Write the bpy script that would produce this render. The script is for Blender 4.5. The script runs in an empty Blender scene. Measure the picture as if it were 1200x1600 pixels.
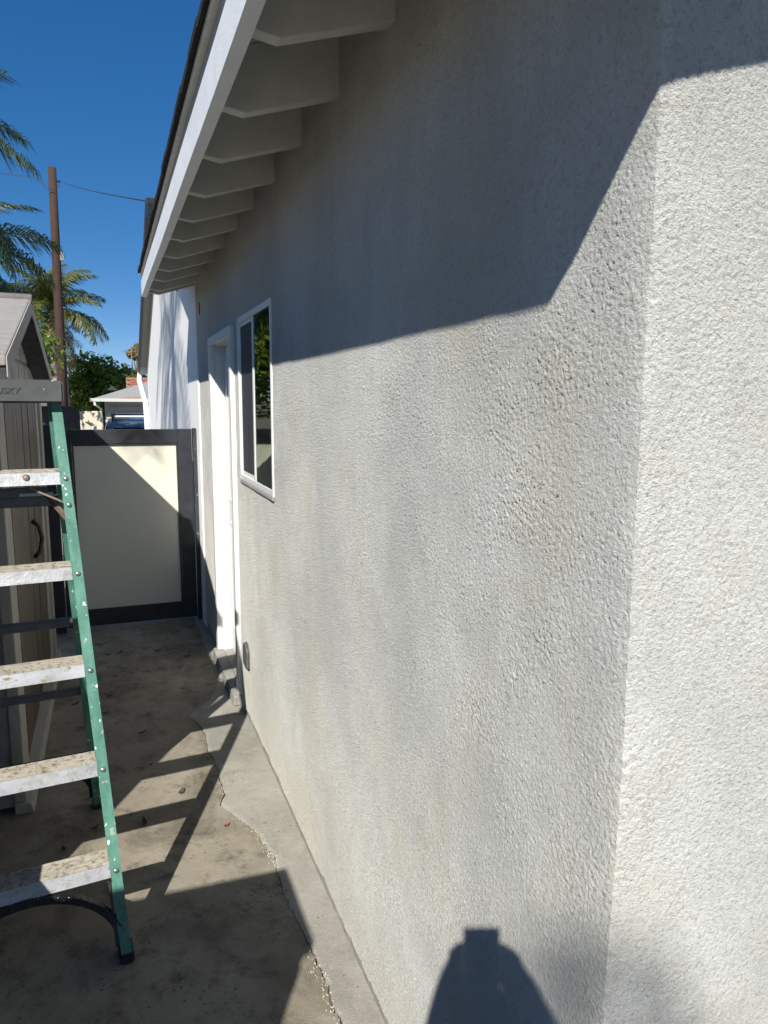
import bpy, bmesh, math, random
import numpy as np
from mathutils import Vector, Matrix

random.seed(7)
rng = np.random.default_rng(11)
scene = bpy.context.scene
C = scene.collection
R = math.radians

# ------------------------------------------------------------------ camera
CAM = Vector((-0.629, 0.0, 1.70))
cd = bpy.data.cameras.new('camera')
cd.sensor_fit = 'HORIZONTAL'; cd.sensor_width = 36.0; cd.lens = 1110.0 / 1200.0 * 36.0
cd.clip_start = 0.02; cd.clip_end = 2000
cam = bpy.data.objects.new('camera', cd); C.objects.link(cam)
CR = Matrix(((0.933344, 0.04838, -0.355707), (-0.358923, 0.143735, -0.922233), (0.00651, 0.988433, 0.15152)))
cam.matrix_world = Matrix.Translation(CAM) @ CR.to_4x4()
scene.camera = cam

# ------------------------------------------------------------------ world, sun, exposure
SUN_DIR = Vector((0.389, 0.673, -0.629)).normalized()      # the way the light travels
w = bpy.data.worlds.new('World'); scene.world = w; w.use_nodes = True
nt = w.node_tree; nt.nodes.clear()
out = nt.nodes.new('ShaderNodeOutputWorld'); bg = nt.nodes.new('ShaderNodeBackground')
sky = nt.nodes.new('ShaderNodeTexSky'); sky.sky_type = 'NISHITA'; sky.sun_disc = False
sky.sun_elevation = math.asin(-SUN_DIR.z)
sky.sun_rotation = math.atan2(-SUN_DIR.x, -SUN_DIR.y)
sky.air_density = 0.5; sky.dust_density = 0.0; sky.ozone_density = 3.0
tc = nt.nodes.new('ShaderNodeTexCoord'); mp = nt.nodes.new('ShaderNodeMapping')
mp.inputs['Scale'].default_value = (1.6, 1.6, 11.0); mp.inputs['Location'].default_value = (0.3, 0.1, 0.7)
nz = nt.nodes.new('ShaderNodeTexNoise'); nz.inputs['Scale'].default_value = 2.2; nz.inputs['Detail'].default_value = 8
rp = nt.nodes.new('ShaderNodeValToRGB'); rp.color_ramp.elements[0].position = 0.72; rp.color_ramp.elements[1].position = 0.85
rp.color_ramp.elements[1].color = (0.30, 0.30, 0.30, 1)
mx = nt.nodes.new('ShaderNodeMix'); mx.data_type = 'RGBA'
mx.inputs[7].default_value = (2.6, 3.1, 3.6, 1)
nt.links.new(tc.outputs['Generated'], mp.inputs[0]); nt.links.new(mp.outputs[0], nz.inputs['Vector'])
nt.links.new(nz.outputs[0], rp.inputs[0]); nt.links.new(rp.outputs[0], mx.inputs[0])
hs = nt.nodes.new('ShaderNodeHueSaturation'); hs.inputs['Saturation'].default_value = 1.68; hs.inputs['Hue'].default_value = 0.506
gm = nt.nodes.new('ShaderNodeGamma'); gm.inputs[1].default_value = 0.6
nt.links.new(sky.outputs[0], gm.inputs[0]); nt.links.new(gm.outputs[0], hs.inputs['Color']); nt.links.new(hs.outputs[0], mx.inputs[6]); nt.links.new(mx.outputs[2], bg.inputs[0])
bg.inputs[1].default_value = 0.15
nt.links.new(bg.outputs[0], out.inputs[0])

sd = bpy.data.lights.new('sun', 'SUN'); sd.energy = 4.6; sd.angle = R(0.53); sd.color = (1.0, 0.955, 0.88)
so = bpy.data.objects.new('sun', sd); C.objects.link(so)
so.rotation_euler = SUN_DIR.to_track_quat('-Z', 'Y').to_euler(); so.location = (-6, -10, 10)

vs = scene.view_settings
vs.view_transform = 'Standard'; vs.look = 'None'; vs.gamma = 1.0; vs.use_curve_mapping = False
vs.exposure = 0.53

# ------------------------------------------------------------------ material helpers
class NT:
    def __init__(s, name):
        s.m = bpy.data.materials.new(name); s.m.use_nodes = True
        s.t = s.m.node_tree; s.t.nodes.clear()
        s.out = s.n('ShaderNodeOutputMaterial'); s.p = s.n('ShaderNodeBsdfPrincipled')
        s.l(s.p.outputs[0], s.out.inputs[0])
        s.tc = s.n('ShaderNodeTexCoord')
    def n(s, k): return s.t.nodes.new(k)
    def l(s, a, b): s.t.links.new(a, b)
    def coord(s, scale=(1, 1, 1), rot=(0, 0, 0), space='Object'):
        m = s.n('ShaderNodeMapping'); m.inputs['Scale'].default_value = scale; m.inputs['Rotation'].default_value = rot
        s.l(s.tc.outputs[space], m.inputs[0]); return m.outputs[0]
    def noise(s, scale, detail=4, rough=0.55, vec=None, dist=0.0):
        n = s.n('ShaderNodeTexNoise'); n.inputs['Scale'].default_value = scale; n.inputs['Detail'].default_value = detail
        n.inputs['Roughness'].default_value = rough; n.inputs['Distortion'].default_value = dist
        s.l(vec if vec is not None else s.tc.outputs['Object'], n.inputs['Vector']); return n.outputs[0]
    def voro(s, scale, vec=None, feat='F1'):
        n = s.n('ShaderNodeTexVoronoi'); n.feature = feat; n.inputs['Scale'].default_value = scale
        s.l(vec if vec is not None else s.tc.outputs['Object'], n.inputs['Vector']); return n.outputs['Distance']
    def ramp(s, f, a, b, ca=(0, 0, 0), cb=(1, 1, 1)):
        r = s.n('ShaderNodeValToRGB'); e = r.color_ramp.elements
        e[0].position = a; e[1].position = b; e[0].color = (*ca, 1); e[1].color = (*cb, 1)
        s.l(f, r.inputs[0]); return r.outputs[0]
    def mix(s, f, a, b, mode='MIX'):
        m = s.n('ShaderNodeMix'); m.data_type = 'RGBA'; m.blend_type = mode
        for k, v in ((0, f), (6, a), (7, b)):
            if hasattr(v, 'is_linked'): s.l(v, m.inputs[k])
            elif k == 0: m.inputs[0].default_value = v
            else: m.inputs[k].default_value = (*v, 1)
        return m.outputs[2]
    def math(s, op, a, b=None):
        m = s.n('ShaderNodeMath'); m.operation = op
        for k, v in ((0, a), (1, b)):
            if v is None: continue
            if hasattr(v, 'is_linked'): s.l(v, m.inputs[k])
            else: m.inputs[k].default_value = v
        return m.outputs[0]
    def bump(s, h, dist, strength=1.0, prev=None):
        b = s.n('ShaderNodeBump'); b.inputs['Distance'].default_value = dist; b.inputs['Strength'].default_value = strength
        s.l(h, b.inputs['Height'])
        if prev is not None: s.l(prev, b.inputs['Normal'])
        return b.outputs[0]
    def fin(s, col=None, rough=0.6, normal=None, metal=0.0, spec=None):
        if col is not None:
            if hasattr(col, 'is_linked'): s.l(col, s.p.inputs['Base Color'])
            else: s.p.inputs['Base Color'].default_value = (*col, 1)
        if hasattr(rough, 'is_linked'): s.l(rough, s.p.inputs['Roughness'])
        else: s.p.inputs['Roughness'].default_value = rough
        s.p.inputs['Metallic'].default_value = metal
        if spec is not None: s.p.inputs['Specular IOR Level'].default_value = spec
        if normal is not None: s.l(normal, s.p.inputs['Normal'])
        return s.m

def plain(name, col, rough=0.6, var=0.12, scale=6.0, bump=0.0, bscale=120.0, metal=0.0, spec=None, stretch=(1, 1, 1)):
    """A painted or plain surface with uneven tone and fine relief."""
    t = NT(name); v = t.coord(stretch)
    f = t.noise(scale, 6, 0.6, v)
    lo = tuple(c * (1 - var) for c in col); hi = tuple(min(1, c * (1 + var)) for c in col)
    c = t.ramp(f, 0.3, 0.7, lo, hi)
    nrm = t.bump(t.noise(bscale, 3, 0.6, v), bump) if bump else None
    rr = t.ramp(t.noise(scale * 2.3, 3), 0.3, 0.7, (rough * 0.85,) * 3, (min(1, rough * 1.12),) * 3)
    return t.fin(c, rr, nrm, metal, spec)

M = {}
# --- stucco on the near building
t = NT('stucco')
streak = t.noise(4.0, 6, 0.65, t.coord((1.6, 1.6, 0.6)), 0.6)
patch = t.noise(1.5, 6, 0.65)
c = t.ramp(streak, 0.30, 0.70, (0.61, 0.61, 0.575), (0.71, 0.71, 0.675))
c = t.mix(t.ramp(patch, 0.42, 0.64, (0, 0, 0), (0.75,) * 3), c, (0.48, 0.483, 0.46))
c = t.mix(t.ramp(t.noise(2.4, 7, 0.7, t.coord((1, 1, 0.7), (0.4, 0.2, 0.9)), 0.3), 0.48, 0.72, (0, 0, 0), (0.60,) * 3), c, (0.60, 0.57, 0.45))
c = t.mix(t.ramp(t.noise(14.0, 5, 0.7, t.coord((2.5, 2.5, 0.5))), 0.52, 0.78, (0, 0, 0), (0.22,) * 3), c, (0.42, 0.415, 0.385))
sx = t.n('ShaderNodeSeparateXYZ'); t.l(t.tc.outputs['Object'], sx.inputs[0])
base = t.ramp(t.math('ADD', sx.outputs[2], t.math('MULTIPLY', t.noise(5.0, 5), 0.5)), 0.20, 0.62, (0.55,) * 3, (0, 0, 0))
c = t.mix(base, c, (0.60, 0.58, 0.485))
sand = t.noise(180.0, 4, 0.75)
c = t.mix(t.ramp(sand, 0.30, 0.45, (0.60,) * 3, (0, 0, 0)), c, (0.20, 0.195, 0.175))  # pits of the relief darkened: dirt plus pit shade put into the colour
c = t.mix(t.ramp(t.noise(85.0, 4, 0.75), 0.33, 0.47, (0.42,) * 3, (0, 0, 0)), c, (0.30, 0.295, 0.265))  # dark speckle: shade of the relief painted in where bumps flatten out
nb = t.bump(sand, 0.0100, 1.0)
t.p.inputs['Diffuse Roughness'].default_value = 0.7
M['stucco'] = t.fin(c, 0.82, nb, spec=0.25)
# --- concrete slab, dirty
def concrete(name, base, dark, tan, spots=0.75):
    t = NT(name)
    big = t.noise(1.6, 6, 0.65, None, 0.4)
    c = t.ramp(big, 0.30, 0.70, dark, base)
    c = t.mix(t.ramp(t.noise(4.3, 7, 0.7), 0.45, 0.70, (0, 0, 0), (0.7,) * 3), c, tan)
    c = t.mix(t.ramp(t.noise(2.3, 9, 0.72, t.coord((1, 0.7, 1), (0, 0, 0.9)), 0.6), 0.50, 0.64, (0, 0, 0), (spots * 0.8,) * 3), c, tuple(v * 0.55 for v in dark))
    c = t.mix(t.ramp(t.noise(7.5, 8, 0.72, t.coord((1, 1, 1), (0, 0, 0.5))), 0.52, 0.68, (0, 0, 0), (spots,) * 3), c, tuple(v * 0.42 for v in dark))
    dots = t.mix(t.ramp(t.noise(6.0, 2), 0.54, 0.60), (0, 0, 0), t.ramp(t.voro(38.0, t.coord((1, 1.3, 1), (0, 0, 0.3))), 0.08, 0.24, (0.8,) * 3, (0, 0, 0)))
    c = t.mix(dots, c, tuple(v * 0.35 for v in dark))
    c = t.mix(t.ramp(t.noise(190.0, 3, 0.7), 0.60, 0.74, (0, 0, 0), (0.5,) * 3), c, tuple(v * 1.5 for v in tan))
    c = t.mix(t.ramp(t.noise(320.0, 3, 0.75), 0.30, 0.47, (0.6,) * 3, (0, 0, 0)), c, tuple(v * 0.45 for v in dark))
    n1 = t.bump(t.noise(210.0, 5, 0.75), 0.0040, 1.0)
    n1 = t.bump(t.noise(24.0, 6, 0.6), 0.006, 0.5, n1)
    return t.fin(c, 0.88, n1, spec=0.2)
M['concrete'] = concrete('concrete', (0.38, 0.345, 0.275), (0.215, 0.185, 0.14), (0.43, 0.39, 0.31), 0.85)
M['concrete_strip'] = concrete('concrete_strip', (0.43, 0.41, 0.36), (0.33, 0.315, 0.275), (0.48, 0.46, 0.41), 0.35)
M['crumb'] = plain('crumb', (0.50, 0.47, 0.39), 0.9, 0.4, 60)
M['footing'] = plain('footing', (0.30, 0.29, 0.265), 0.9, 0.3, 20, 0.004, 90)
M['earth'] = concrete('earth', (0.26, 0.23, 0.18), (0.17, 0.14, 0.10), (0.30, 0.26, 0.2))
M['asphalt'] = plain('asphalt', (0.10, 0.10, 0.10), 0.9, 0.3, 3, 0.004, 150)
# --- paints
M['trim_white'] = plain('trim_white', (0.80, 0.825, 0.84), 0.5, 0.05, 9, 0.0012, 70)
M['eave_paint'] = plain('eave_paint', (0.70, 0.68, 0.61), 0.7, 0.10, 8, 0.0015, 90, stretch=(1, 3, 1))
M['vinyl'] = plain('vinyl', (0.78, 0.785, 0.78), 0.35, 0.04, 10)
M['door_white'] = plain('door_white', (0.74, 0.745, 0.72), 0.4, 0.04, 6)
M['house_white'] = plain('house_white', (0.85, 0.855, 0.85), 0.75, 0.04, 5, 0.002, 60)
M['dark_trim'] = plain('dark_trim', (0.035, 0.037, 0.042), 0.55, 0.3, 10)
M['soffit_grey'] = plain('soffit_grey', (0.36, 0.36, 0.36), 0.7, 0.1)
M['cover_grey'] = plain('cover_grey', (0.115, 0.13, 0.13), 0.5, 0.1, 30)
M['brown_metal'] = plain('brown_metal', (0.15, 0.10, 0.075), 0.55, 0.3, 30)
t = NT('shingle')
g = t.noise(260, 3, 0.7); c = t.ramp(g, 0.3, 0.7, (0.014, 0.014, 0.016), (0.055, 0.054, 0.053))
M['shingle'] = t.fin(c, 0.95, t.bump(g, 0.003), spec=0.1)
t = NT('shingle_grey')
g = t.noise(30, 5, 0.7); c = t.ramp(g, 0.3, 0.7, (0.24, 0.235, 0.23), (0.40, 0.39, 0.38))
M['shingle_grey'] = t.fin(c, 0.95, t.bump(t.noise(60, 3), 0.01), spec=0.1)
# gate: black frame with white flecks of paint
t = NT('gate_black')
c = t.ramp(t.noise(8, 5), 0.3, 0.7, (0.020, 0.022, 0.027), (0.042, 0.045, 0.052))
M['gate_black'] = t.fin(c, 0.42, t.bump(t.noise(70, 4), 0.0015, 0.5))
t = NT('post_black')
c = t.ramp(t.noise(8, 5), 0.3, 0.7, (0.022, 0.023, 0.027), (0.05, 0.05, 0.055))
c = t.mix(t.ramp(t.noise(75, 3, 0.7, t.coord((1, 1, 0.6))), 0.66, 0.71), c, (0.55, 0.56, 0.56))
M['post_black'] = t.fin(c, 0.5, t.bump(t.noise(90, 3), 0.002))
t = NT('gate_panel')
c = t.ramp(t.noise(2.5, 5), 0.3, 0.7, (0.68, 0.66, 0.545), (0.74, 0.72, 0.60))
c = t.mix(t.ramp(t.noise(45, 3, 0.7), 0.70, 0.76, (0, 0, 0), (0.4,) * 3), c, (0.42, 0.39, 0.30))
M['gate_panel'] = t.fin(c, 0.6, t.bump(t.noise(35, 4), 0.001, 0.4))
# ladder
t = NT('green_fibreglass')
c = t.ramp(t.noise(22, 6, 0.65, t.coord((1, 1, 0.4))), 0.3, 0.72, (0.045, 0.155, 0.115), (0.13, 0.31, 0.235))
c = t.mix(t.ramp(t.noise(120, 3, 0.6), 0.58, 0.74, (0, 0, 0), (0.45,) * 3), c, (0.03, 0.10, 0.07))
c = t.mix(t.ramp(t.noise(30, 3, 0.6), 0.66, 0.70, (0, 0, 0), (0.8,) * 3), c, (0.40, 0.42, 0.30))
c = t.mix(t.ramp(t.noise(62, 2, 0.5, t.coord((1, 1, 0.75))), 0.685, 0.70), c, (0.74, 0.76, 0.73))
M['green_fibreglass'] = t.fin(c, 0.5, t.bump(t.noise(180, 3, 0.6, t.coord((1, 1, 0.15))), 0.0006))
t = NT('aluminium')
c = t.ramp(t.noise(14, 6, 0.65, t.coord((0.5, 1, 1))), 0.3, 0.7, (0.40, 0.41, 0.43), (0.58, 0.59, 0.605))
c = t.mix(t.ramp(t.noise(38, 5, 0.7), 0.50, 0.66, (0, 0, 0), (0.8,) * 3), c, (0.34, 0.32, 0.28))
c = t.mix(t.ramp(t.noise(26, 5, 0.7, t.coord((0.7, 1, 1.5))), 0.60, 0.66), c, (0.26, 0.21, 0.13))
M['aluminium'] = t.fin(c, 0.45, t.bump(t.noise(90, 4, 0.7), 0.0012), 0.35)
t = NT('dirty_tread')
c = t.ramp(t.noise(30, 6, 0.7, t.coord((0.3, 1.6, 1))), 0.3, 0.7, (0.34, 0.305, 0.245), (0.50, 0.465, 0.395))
c = t.mix(t.ramp(t.noise(55, 5, 0.75), 0.50, 0.64), c, (0.16, 0.13, 0.085))
M['dirty_tread'] = t.fin(c, 0.8, t.bump(t.noise(160, 4, 0.7), 0.0015))
t = NT('grey_plastic')
c = t.ramp(t.noise(12, 6, 0.65), 0.3, 0.7, (0.062, 0.066, 0.068), (0.105, 0.108, 0.108))
c = t.mix(t.ramp(t.noise(70, 2, 0.5), 0.735, 0.745), c, (0.8, 0.8, 0.79))
M['grey_plastic'] = t.fin(c, 0.65, t.bump(t.noise(240, 3), 0.0006))
M['letter_grey'] = plain('letter_grey', (0.052, 0.054, 0.056), 0.7, 0.1, 40)
t = NT('black_plastic')
c = t.ramp(t.noise(20, 5), 0.3, 0.7, (0.014, 0.016, 0.018), (0.04, 0.042, 0.045))
c = t.mix(t.ramp(t.noise(85, 3, 0.6), 0.68, 0.72), c, (0.6, 0.6, 0.58))
M['black_plastic'] = t.fin(c, 0.38)
M['rivet'] = plain('rivet', (0.42, 0.42, 0.43), 0.35, 0.2, 60, metal=0.8)
M['tool_grey'] = plain('tool_grey', (0.12, 0.125, 0.13), 0.5, 0.25, 20)
M['rust_brown'] = plain('rust_brown', (0.24, 0.175, 0.14), 0.55, 0.35, 25, metal=0.3)
# shed
M['shed_trim'] = plain('shed_trim', (0.42, 0.395, 0.34), 0.55, 0.12, 12, 0.0012, 60, stretch=(4, 4, 0.5))
M['shed_wall'] = plain('shed_wall', (0.30, 0.295, 0.285), 0.6, 0.12, 10, 0.002, 50, stretch=(4, 4, 0.4))
M['shed_roof'] = plain('shed_roof', (0.31, 0.29, 0.265), 0.7, 0.15, 7, 0.002, 60, stretch=(1, 5, 1))
t = NT('shed_board')
wv = t.noise(9, 6, 0.65, t.coord((6, 6, 0.5)), 0.9)
c = t.ramp(wv, 0.32, 0.68, (0.045, 0.034, 0.024), (0.17, 0.135, 0.095))
M['shed_board'] = t.fin(c, 0.5, t.bump(wv, 0.004))
t = NT('fence_wood')
wv = t.noise(8, 6, 0.65, t.coord((7, 7, 0.5)), 0.7)
c = t.ramp(wv, 0.3, 0.7, (0.17, 0.12, 0.08), (0.33, 0.25, 0.17))
M['fence_wood'] = t.fin(c, 0.85, t.bump(wv, 0.004))
t = NT('pole_wood')
wv = t.noise(7, 6, 0.7, t.coord((6, 6, 0.35)))
c = t.ramp(wv, 0.3, 0.7, (0.028, 0.017, 0.013), (0.085, 0.043, 0.029))
M['pole_wood'] = t.fin(c, 0.9, t.bump(wv, 0.01))
# plants
def leafmat(name, a, b, trans=0.35, scale=1.5):
    t = NT(name)
    c = t.ramp(t.noise(scale, 4, 0.6), 0.3, 0.7, a, b)
    t.fin(c, 0.42, spec=0.4)
    tr = t.n('ShaderNodeBsdfTranslucent'); t.l(t.mix(0.5, c, (0.20, 0.24, 0.03)), tr.inputs[0])
    mxs = t.n('ShaderNodeMixShader'); mxs.inputs[0].default_value = trans
    t.l(t.p.outputs[0], mxs.inputs[1]); t.l(tr.outputs[0], mxs.inputs[2]); t.l(mxs.outputs[0], t.out.inputs[0])
    return t.m
M['palm_dark'] = leafmat('palm_dark', (0.022, 0.045, 0.018), (0.055, 0.09, 0.03), 0.22)
M['palm_light'] = leafmat('palm_light', (0.07, 0.10, 0.025), (0.17, 0.18, 0.05), 0.3)
M['palm_dry'] = leafmat('palm_dry', (0.20, 0.14, 0.05), (0.30, 0.22, 0.09), 0.25)
M['leaf_mid'] = leafmat('leaf_mid', (0.115, 0.185, 0.026), (0.28, 0.35, 0.06), 0.5, 0.9)
M['leaf_dark'] = leafmat('leaf_dark', (0.018, 0.035, 0.014), (0.045, 0.07, 0.025), 0.2)
M['leaf_yellow'] = leafmat('leaf_yellow', (0.16, 0.19, 0.015), (0.28, 0.30, 0.03), 0.3)
M['leaf_red'] = plain('leaf_red', (0.20, 0.055, 0.03), 0.6, 0.2, 60)
M['leaf_brown'] = plain('leaf_brown', (0.075, 0.05, 0.03), 0.8, 0.3, 60)
M['bark'] = plain('bark', (0.13, 0.10, 0.075), 0.95, 0.3, 8, 0.02, 14)
M['palm_bark'] = plain('palm_bark', (0.36, 0.34, 0.31), 0.9, 0.25, 4, 0.02, 9, stretch=(1, 1, 5))
# background
M['garage_wall'] = plain('garage_wall', (0.55, 0.52, 0.45), 0.8, 0.08)
M['tan_wall'] = plain('tan_wall', (0.62, 0.56, 0.43), 0.85, 0.08, 4)
M['brick'] = plain('brick', (0.34, 0.12, 0.075), 0.85, 0.25, 12)
M['mortar'] = plain('mortar', (0.36, 0.33, 0.29), 0.9, 0.1)
M['clay'] = plain('clay', (0.42, 0.12, 0.055), 0.8, 0.3, 8)
M['green_tarp'] = plain('green_tarp', (0.04, 0.07, 0.05), 0.7, 0.3, 8)
t = NT('car_paint'); M['car_paint'] = t.fin((0.10, 0.12, 0.145), 0.35); t.p.inputs['Coat Weight'].default_value = 0.7
t = NT('car_glass'); M['car_glass'] = t.fin((0.01, 0.012, 0.014), 0.05)
M['rubber'] = plain('rubber', (0.02, 0.02, 0.02), 0.8, 0.2, 20)
M['steel'] = plain('steel', (0.42, 0.42, 0.43), 0.35, 0.1, 20, metal=0.8)
M['lamp_red'] = plain('lamp_red', (0.30, 0.02, 0.02), 0.2, 0.1)
M['wire_black'] = plain('wire_black', (0.03, 0.03, 0.032), 0.6, 0.1)
M['antenna_metal'] = plain('antenna_metal', (0.22, 0.22, 0.22), 0.5, 0.1)
# window
t = NT('window_glass')
gl = t.n('ShaderNodeBsdfGlossy'); gl.inputs['Roughness'].default_value = 0.012; gl.inputs[0].default_value = (0.86, 0.95, 0.88, 1)
tr = t.n('ShaderNodeBsdfTransparent'); tr.inputs[0].default_value = (0.55, 0.66, 0.60, 1)
fr = t.n('ShaderNodeFresnel'); fr.inputs['IOR'].default_value = 1.75
t.l(t.bump(t.noise(1.6, 2), 0.004, 0.5), gl.inputs['Normal'])
ms = t.n('ShaderNodeMixShader'); t.l(fr.outputs[0], ms.inputs[0]); t.l(tr.outputs[0], ms.inputs[1]); t.l(gl.outputs[0], ms.inputs[2])
t.l(ms.outputs[0], t.out.inputs[0]); M['glass'] = t.m
t = NT('insect_screen')
t.fin((0.05, 0.055, 0.065), 0.6)
tr = t.n('ShaderNodeBsdfTransparent'); ms = t.n('ShaderNodeMixShader'); ms.inputs[0].default_value = 0.72
t.l(tr.outputs[0], ms.inputs[1]); t.l(t.p.outputs[0], ms.inputs[2]); t.l(ms.outputs[0], t.out.inputs[0]); M['screen'] = t.m
M['curtain'] = plain('curtain', (0.32, 0.36, 0.33), 0.9, 0.15, 5, stretch=(1, 8, 0.3))
M['room'] = plain('room', (0.05, 0.055, 0.06), 0.9, 0.1)
# photographer
M['skin'] = plain('skin', (0.42, 0.26, 0.18), 0.55, 0.08, 12)
M['shirt'] = plain('shirt', (0.10, 0.12, 0.16), 0.9, 0.12, 10)
M['trousers'] = plain('trousers', (0.06, 0.07, 0.10), 0.9, 0.15, 10)
M['hair'] = plain('hair', (0.03, 0.022, 0.018), 0.6, 0.3, 60)
M['phone_black'] = plain('phone_black', (0.02, 0.02, 0.022), 0.3, 0.05)

# ------------------------------------------------------------------ mesh helpers
class MB:
    def __init__(s): s.v = []; s.f = []
    def add(s, vs, fs):
        o = len(s.v); s.v += [tuple(p) for p in vs]; s.f += [tuple(i + o for i in f) for f in fs]; return s
    def hexa(s, p):       # 8 points: bottom 4 (ccw from above), top 4
        return s.add(p, [(3, 2, 1, 0), (4, 5, 6, 7), (0, 1, 5, 4), (1, 2, 6, 5), (2, 3, 7, 6), (3, 0, 4, 7)])
    def box(s, x0, x1, y0, y1, z0, z1):
        return s.hexa([(x0, y0, z0), (x1, y0, z0), (x1, y1, z0), (x0, y1, z0), (x0, y0, z1), (x1, y0, z1), (x1, y1, z1), (x0, y1, z1)])
    def prism(s, poly, d):     # polygon (list of 3-vectors) swept by vector d
        n = len(poly); d = Vector(d); a = [Vector(p) for p in poly]; b = [p + d for p in a]
        fs = [tuple(range(n - 1, -1, -1)), tuple(range(n, 2 * n))] + [(i, (i + 1) % n, n + (i + 1) % n, n + i) for i in range(n)]
        return s.add(a + b, fs)
    def bar(s, a, b, u, hw, hh):   # square bar a->b; u = one side direction
        a = Vector(a); b = Vector(b); d = (b - a).normalized(); u = Vector(u); u = (u - d * u.dot(d)).normalized(); v = d.cross(u)
        q = [(-1, -1), (1, -1), (1, 1), (-1, 1)]
        return s.hexa([a + u * hw * i + v * hh * j for i, j in q] + [b + u * hw * i + v * hh * j for i, j in q])
    def tube(s, pts, rad, n=8, cap=True):
        pts = [Vector(p) for p in pts]
        rad = rad if hasattr(rad, '__len__') else [rad] * len(pts)
        ref = None; vs = []
        for i, p in enumerate(pts):
            d = (pts[min(i + 1, len(pts) - 1)] - pts[max(i - 1, 0)]).normalized()
            if ref is None: ref = Vector((1, 0, 0)) if abs(d.x) < 0.8 else Vector((0, 1, 0))
            u = (ref - d * ref.dot(d)).normalized(); v = d.cross(u); ref = u
            for k in range(n):
                a = 2 * math.pi * k / n; vs.append(p + (u * math.cos(a) + v * math.sin(a)) * rad[i])
        fs = []
        for i in range(len(pts) - 1):
            for k in range(n):
                fs.append((i * n + k, i * n + (k + 1) % n, (i + 1) * n + (k + 1) % n, (i + 1) * n + k))
        if cap: fs += [tuple(range(n - 1, -1, -1)), tuple((len(pts) - 1) * n + k for k in range(n))]
        return s.add(vs, fs)
    def dome(s, c, nrm, r, h, n=10):
        c = Vector(c); nrm = Vector(nrm).normalized(); u = nrm.orthogonal().normalized(); v = nrm.cross(u)
        vs = []
        for k, (rr, hh) in enumerate(((1, 0), (0.85, 0.55), (0.45, 0.92))):
            for i in range(n):
                a = 2 * math.pi * i / n; vs.append(c + (u * math.cos(a) + v * math.sin(a)) * r * rr + nrm * h * hh)
        vs.append(c + nrm * h)
        fs = []
        for k in range(2):
            for i in range(n): fs.append((k * n + i, k * n + (i + 1) % n, (k + 1) * n + (i + 1) % n, (k + 1) * n + i))
        for i in range(n): fs.append((2 * n + i, 2 * n + (i + 1) % n, 3 * n))
        return s.add(vs, fs)
    def mesh(s, name, mat, off=(0, 0, 0), smooth=False):
        me = bpy.data.meshes.new(name)
        ox, oy, oz = off
        me.from_pydata([(x - ox, y - oy, z - oz) for x, y, z in s.v], [], s.f)
        me.materials.append(M[mat] if isinstance(mat, str) else mat)
        if smooth: me.polygons.foreach_set('use_smooth', [True] * len(me.polygons))
        me.update(); return me
    def build(s, name, mat, parent=None, bevel=0.0, smooth=False):
        """World-space shapes become one mesh object; a parent's place is taken off."""
        off = wloc(parent) if parent is not None else Vector((0, 0, 0))
        me = s.mesh(name, mat, off, smooth)
        if bevel:
            bm = bmesh.new(); bm.from_mesh(me)
            bmesh.ops.recalc_face_normals(bm, faces=bm.faces)
            bmesh.ops.bevel(bm, geom=list(bm.edges), offset=bevel, segments=2, affect='EDGES', clamp_overlap=True, profile=0.6)
            bm.to_mesh(me); bm.free()
        else:
            bm = bmesh.new(); bm.from_mesh(me); bmesh.ops.recalc_face_normals(bm, faces=bm.faces); bm.to_mesh(me); bm.free()
        return link(name, me, parent)

LOC = {}
def wloc(o): return LOC.get(o.name, Vector((0, 0, 0)))
def link(name, data, parent=None, loc=None):
    o = bpy.data.objects.new(name, data); C.objects.link(o)
    if parent is not None:
        o.parent = parent; LOC[o.name] = wloc(parent)       # children sit at the parent's origin
    if loc is not None:
        o.location = loc; LOC[o.name] = Vector(loc)
    return o
def tag(o, label=None, cat=None, group=None, kind=None):
    if label: o['label'] = label
    if cat: o['category'] = cat
    if group: o['group'] = group
    if kind: o['kind'] = kind
    return o
def thing(name, loc, label, cat, group=None):
    return tag(link(name, None, None, loc), label, cat, group)
def np_mesh(name, V, F, mat, smooth=True):
    me = bpy.data.meshes.new(name); nq = len(F); k = F.shape[1]
    me.vertices.add(len(V)); me.vertices.foreach_set('co', V.astype(np.float32).ravel())
    me.loops.add(nq * k); me.loops.foreach_set('vertex_index', F.astype(np.int32).ravel())
    me.polygons.add(nq); me.polygons.foreach_set('loop_start', np.arange(0, nq * k, k, dtype=np.int32))
    me.polygons.foreach_set('use_smooth', np.full(nq, smooth))
    me.update(calc_edges=True); me.materials.append(M[mat]); return me

# ================================================================== THE SETTING
# ground sheet: level round the houses, falling gently towards the street
ys = [-300, -40, 6.5, 9, 12, 16, 20, 24, 30, 60, 900]
zs = [-0.05, -0.05, -0.05, -0.10, -0.18, -0.27, -0.45, -0.66, -0.70, -0.70, -0.70]
mb = MB()
for y, z in zip(ys, zs):
    mb.v += [(-500, y, z), (-20, y, z), (20, y, z), (500, y, z)]
for i in range(len(ys) - 1):
    for k in range(3): mb.f.append((4 * i + k, 4 * i + k + 1, 4 * i + k + 5, 4 * i + k + 4))
tag(mb.build('ground', 'earth'), kind='structure')
# driveway beyond the gate
mb = MB()
dy = [6.1, 9, 12, 16, 20, 24.2]; dz = [-0.04, -0.095, -0.175, -0.265, -0.445, -0.655]
for y, z in zip(dy, dz): mb.v += [(-1.6, y, z), (5.5, y, z)]
for i in range(len(dy) - 1): mb.f.append((2 * i, 2 * i + 1, 2 * i + 3, 2 * i + 2))
tag(mb.build('driveway', 'concrete_strip'), kind='structure')

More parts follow.
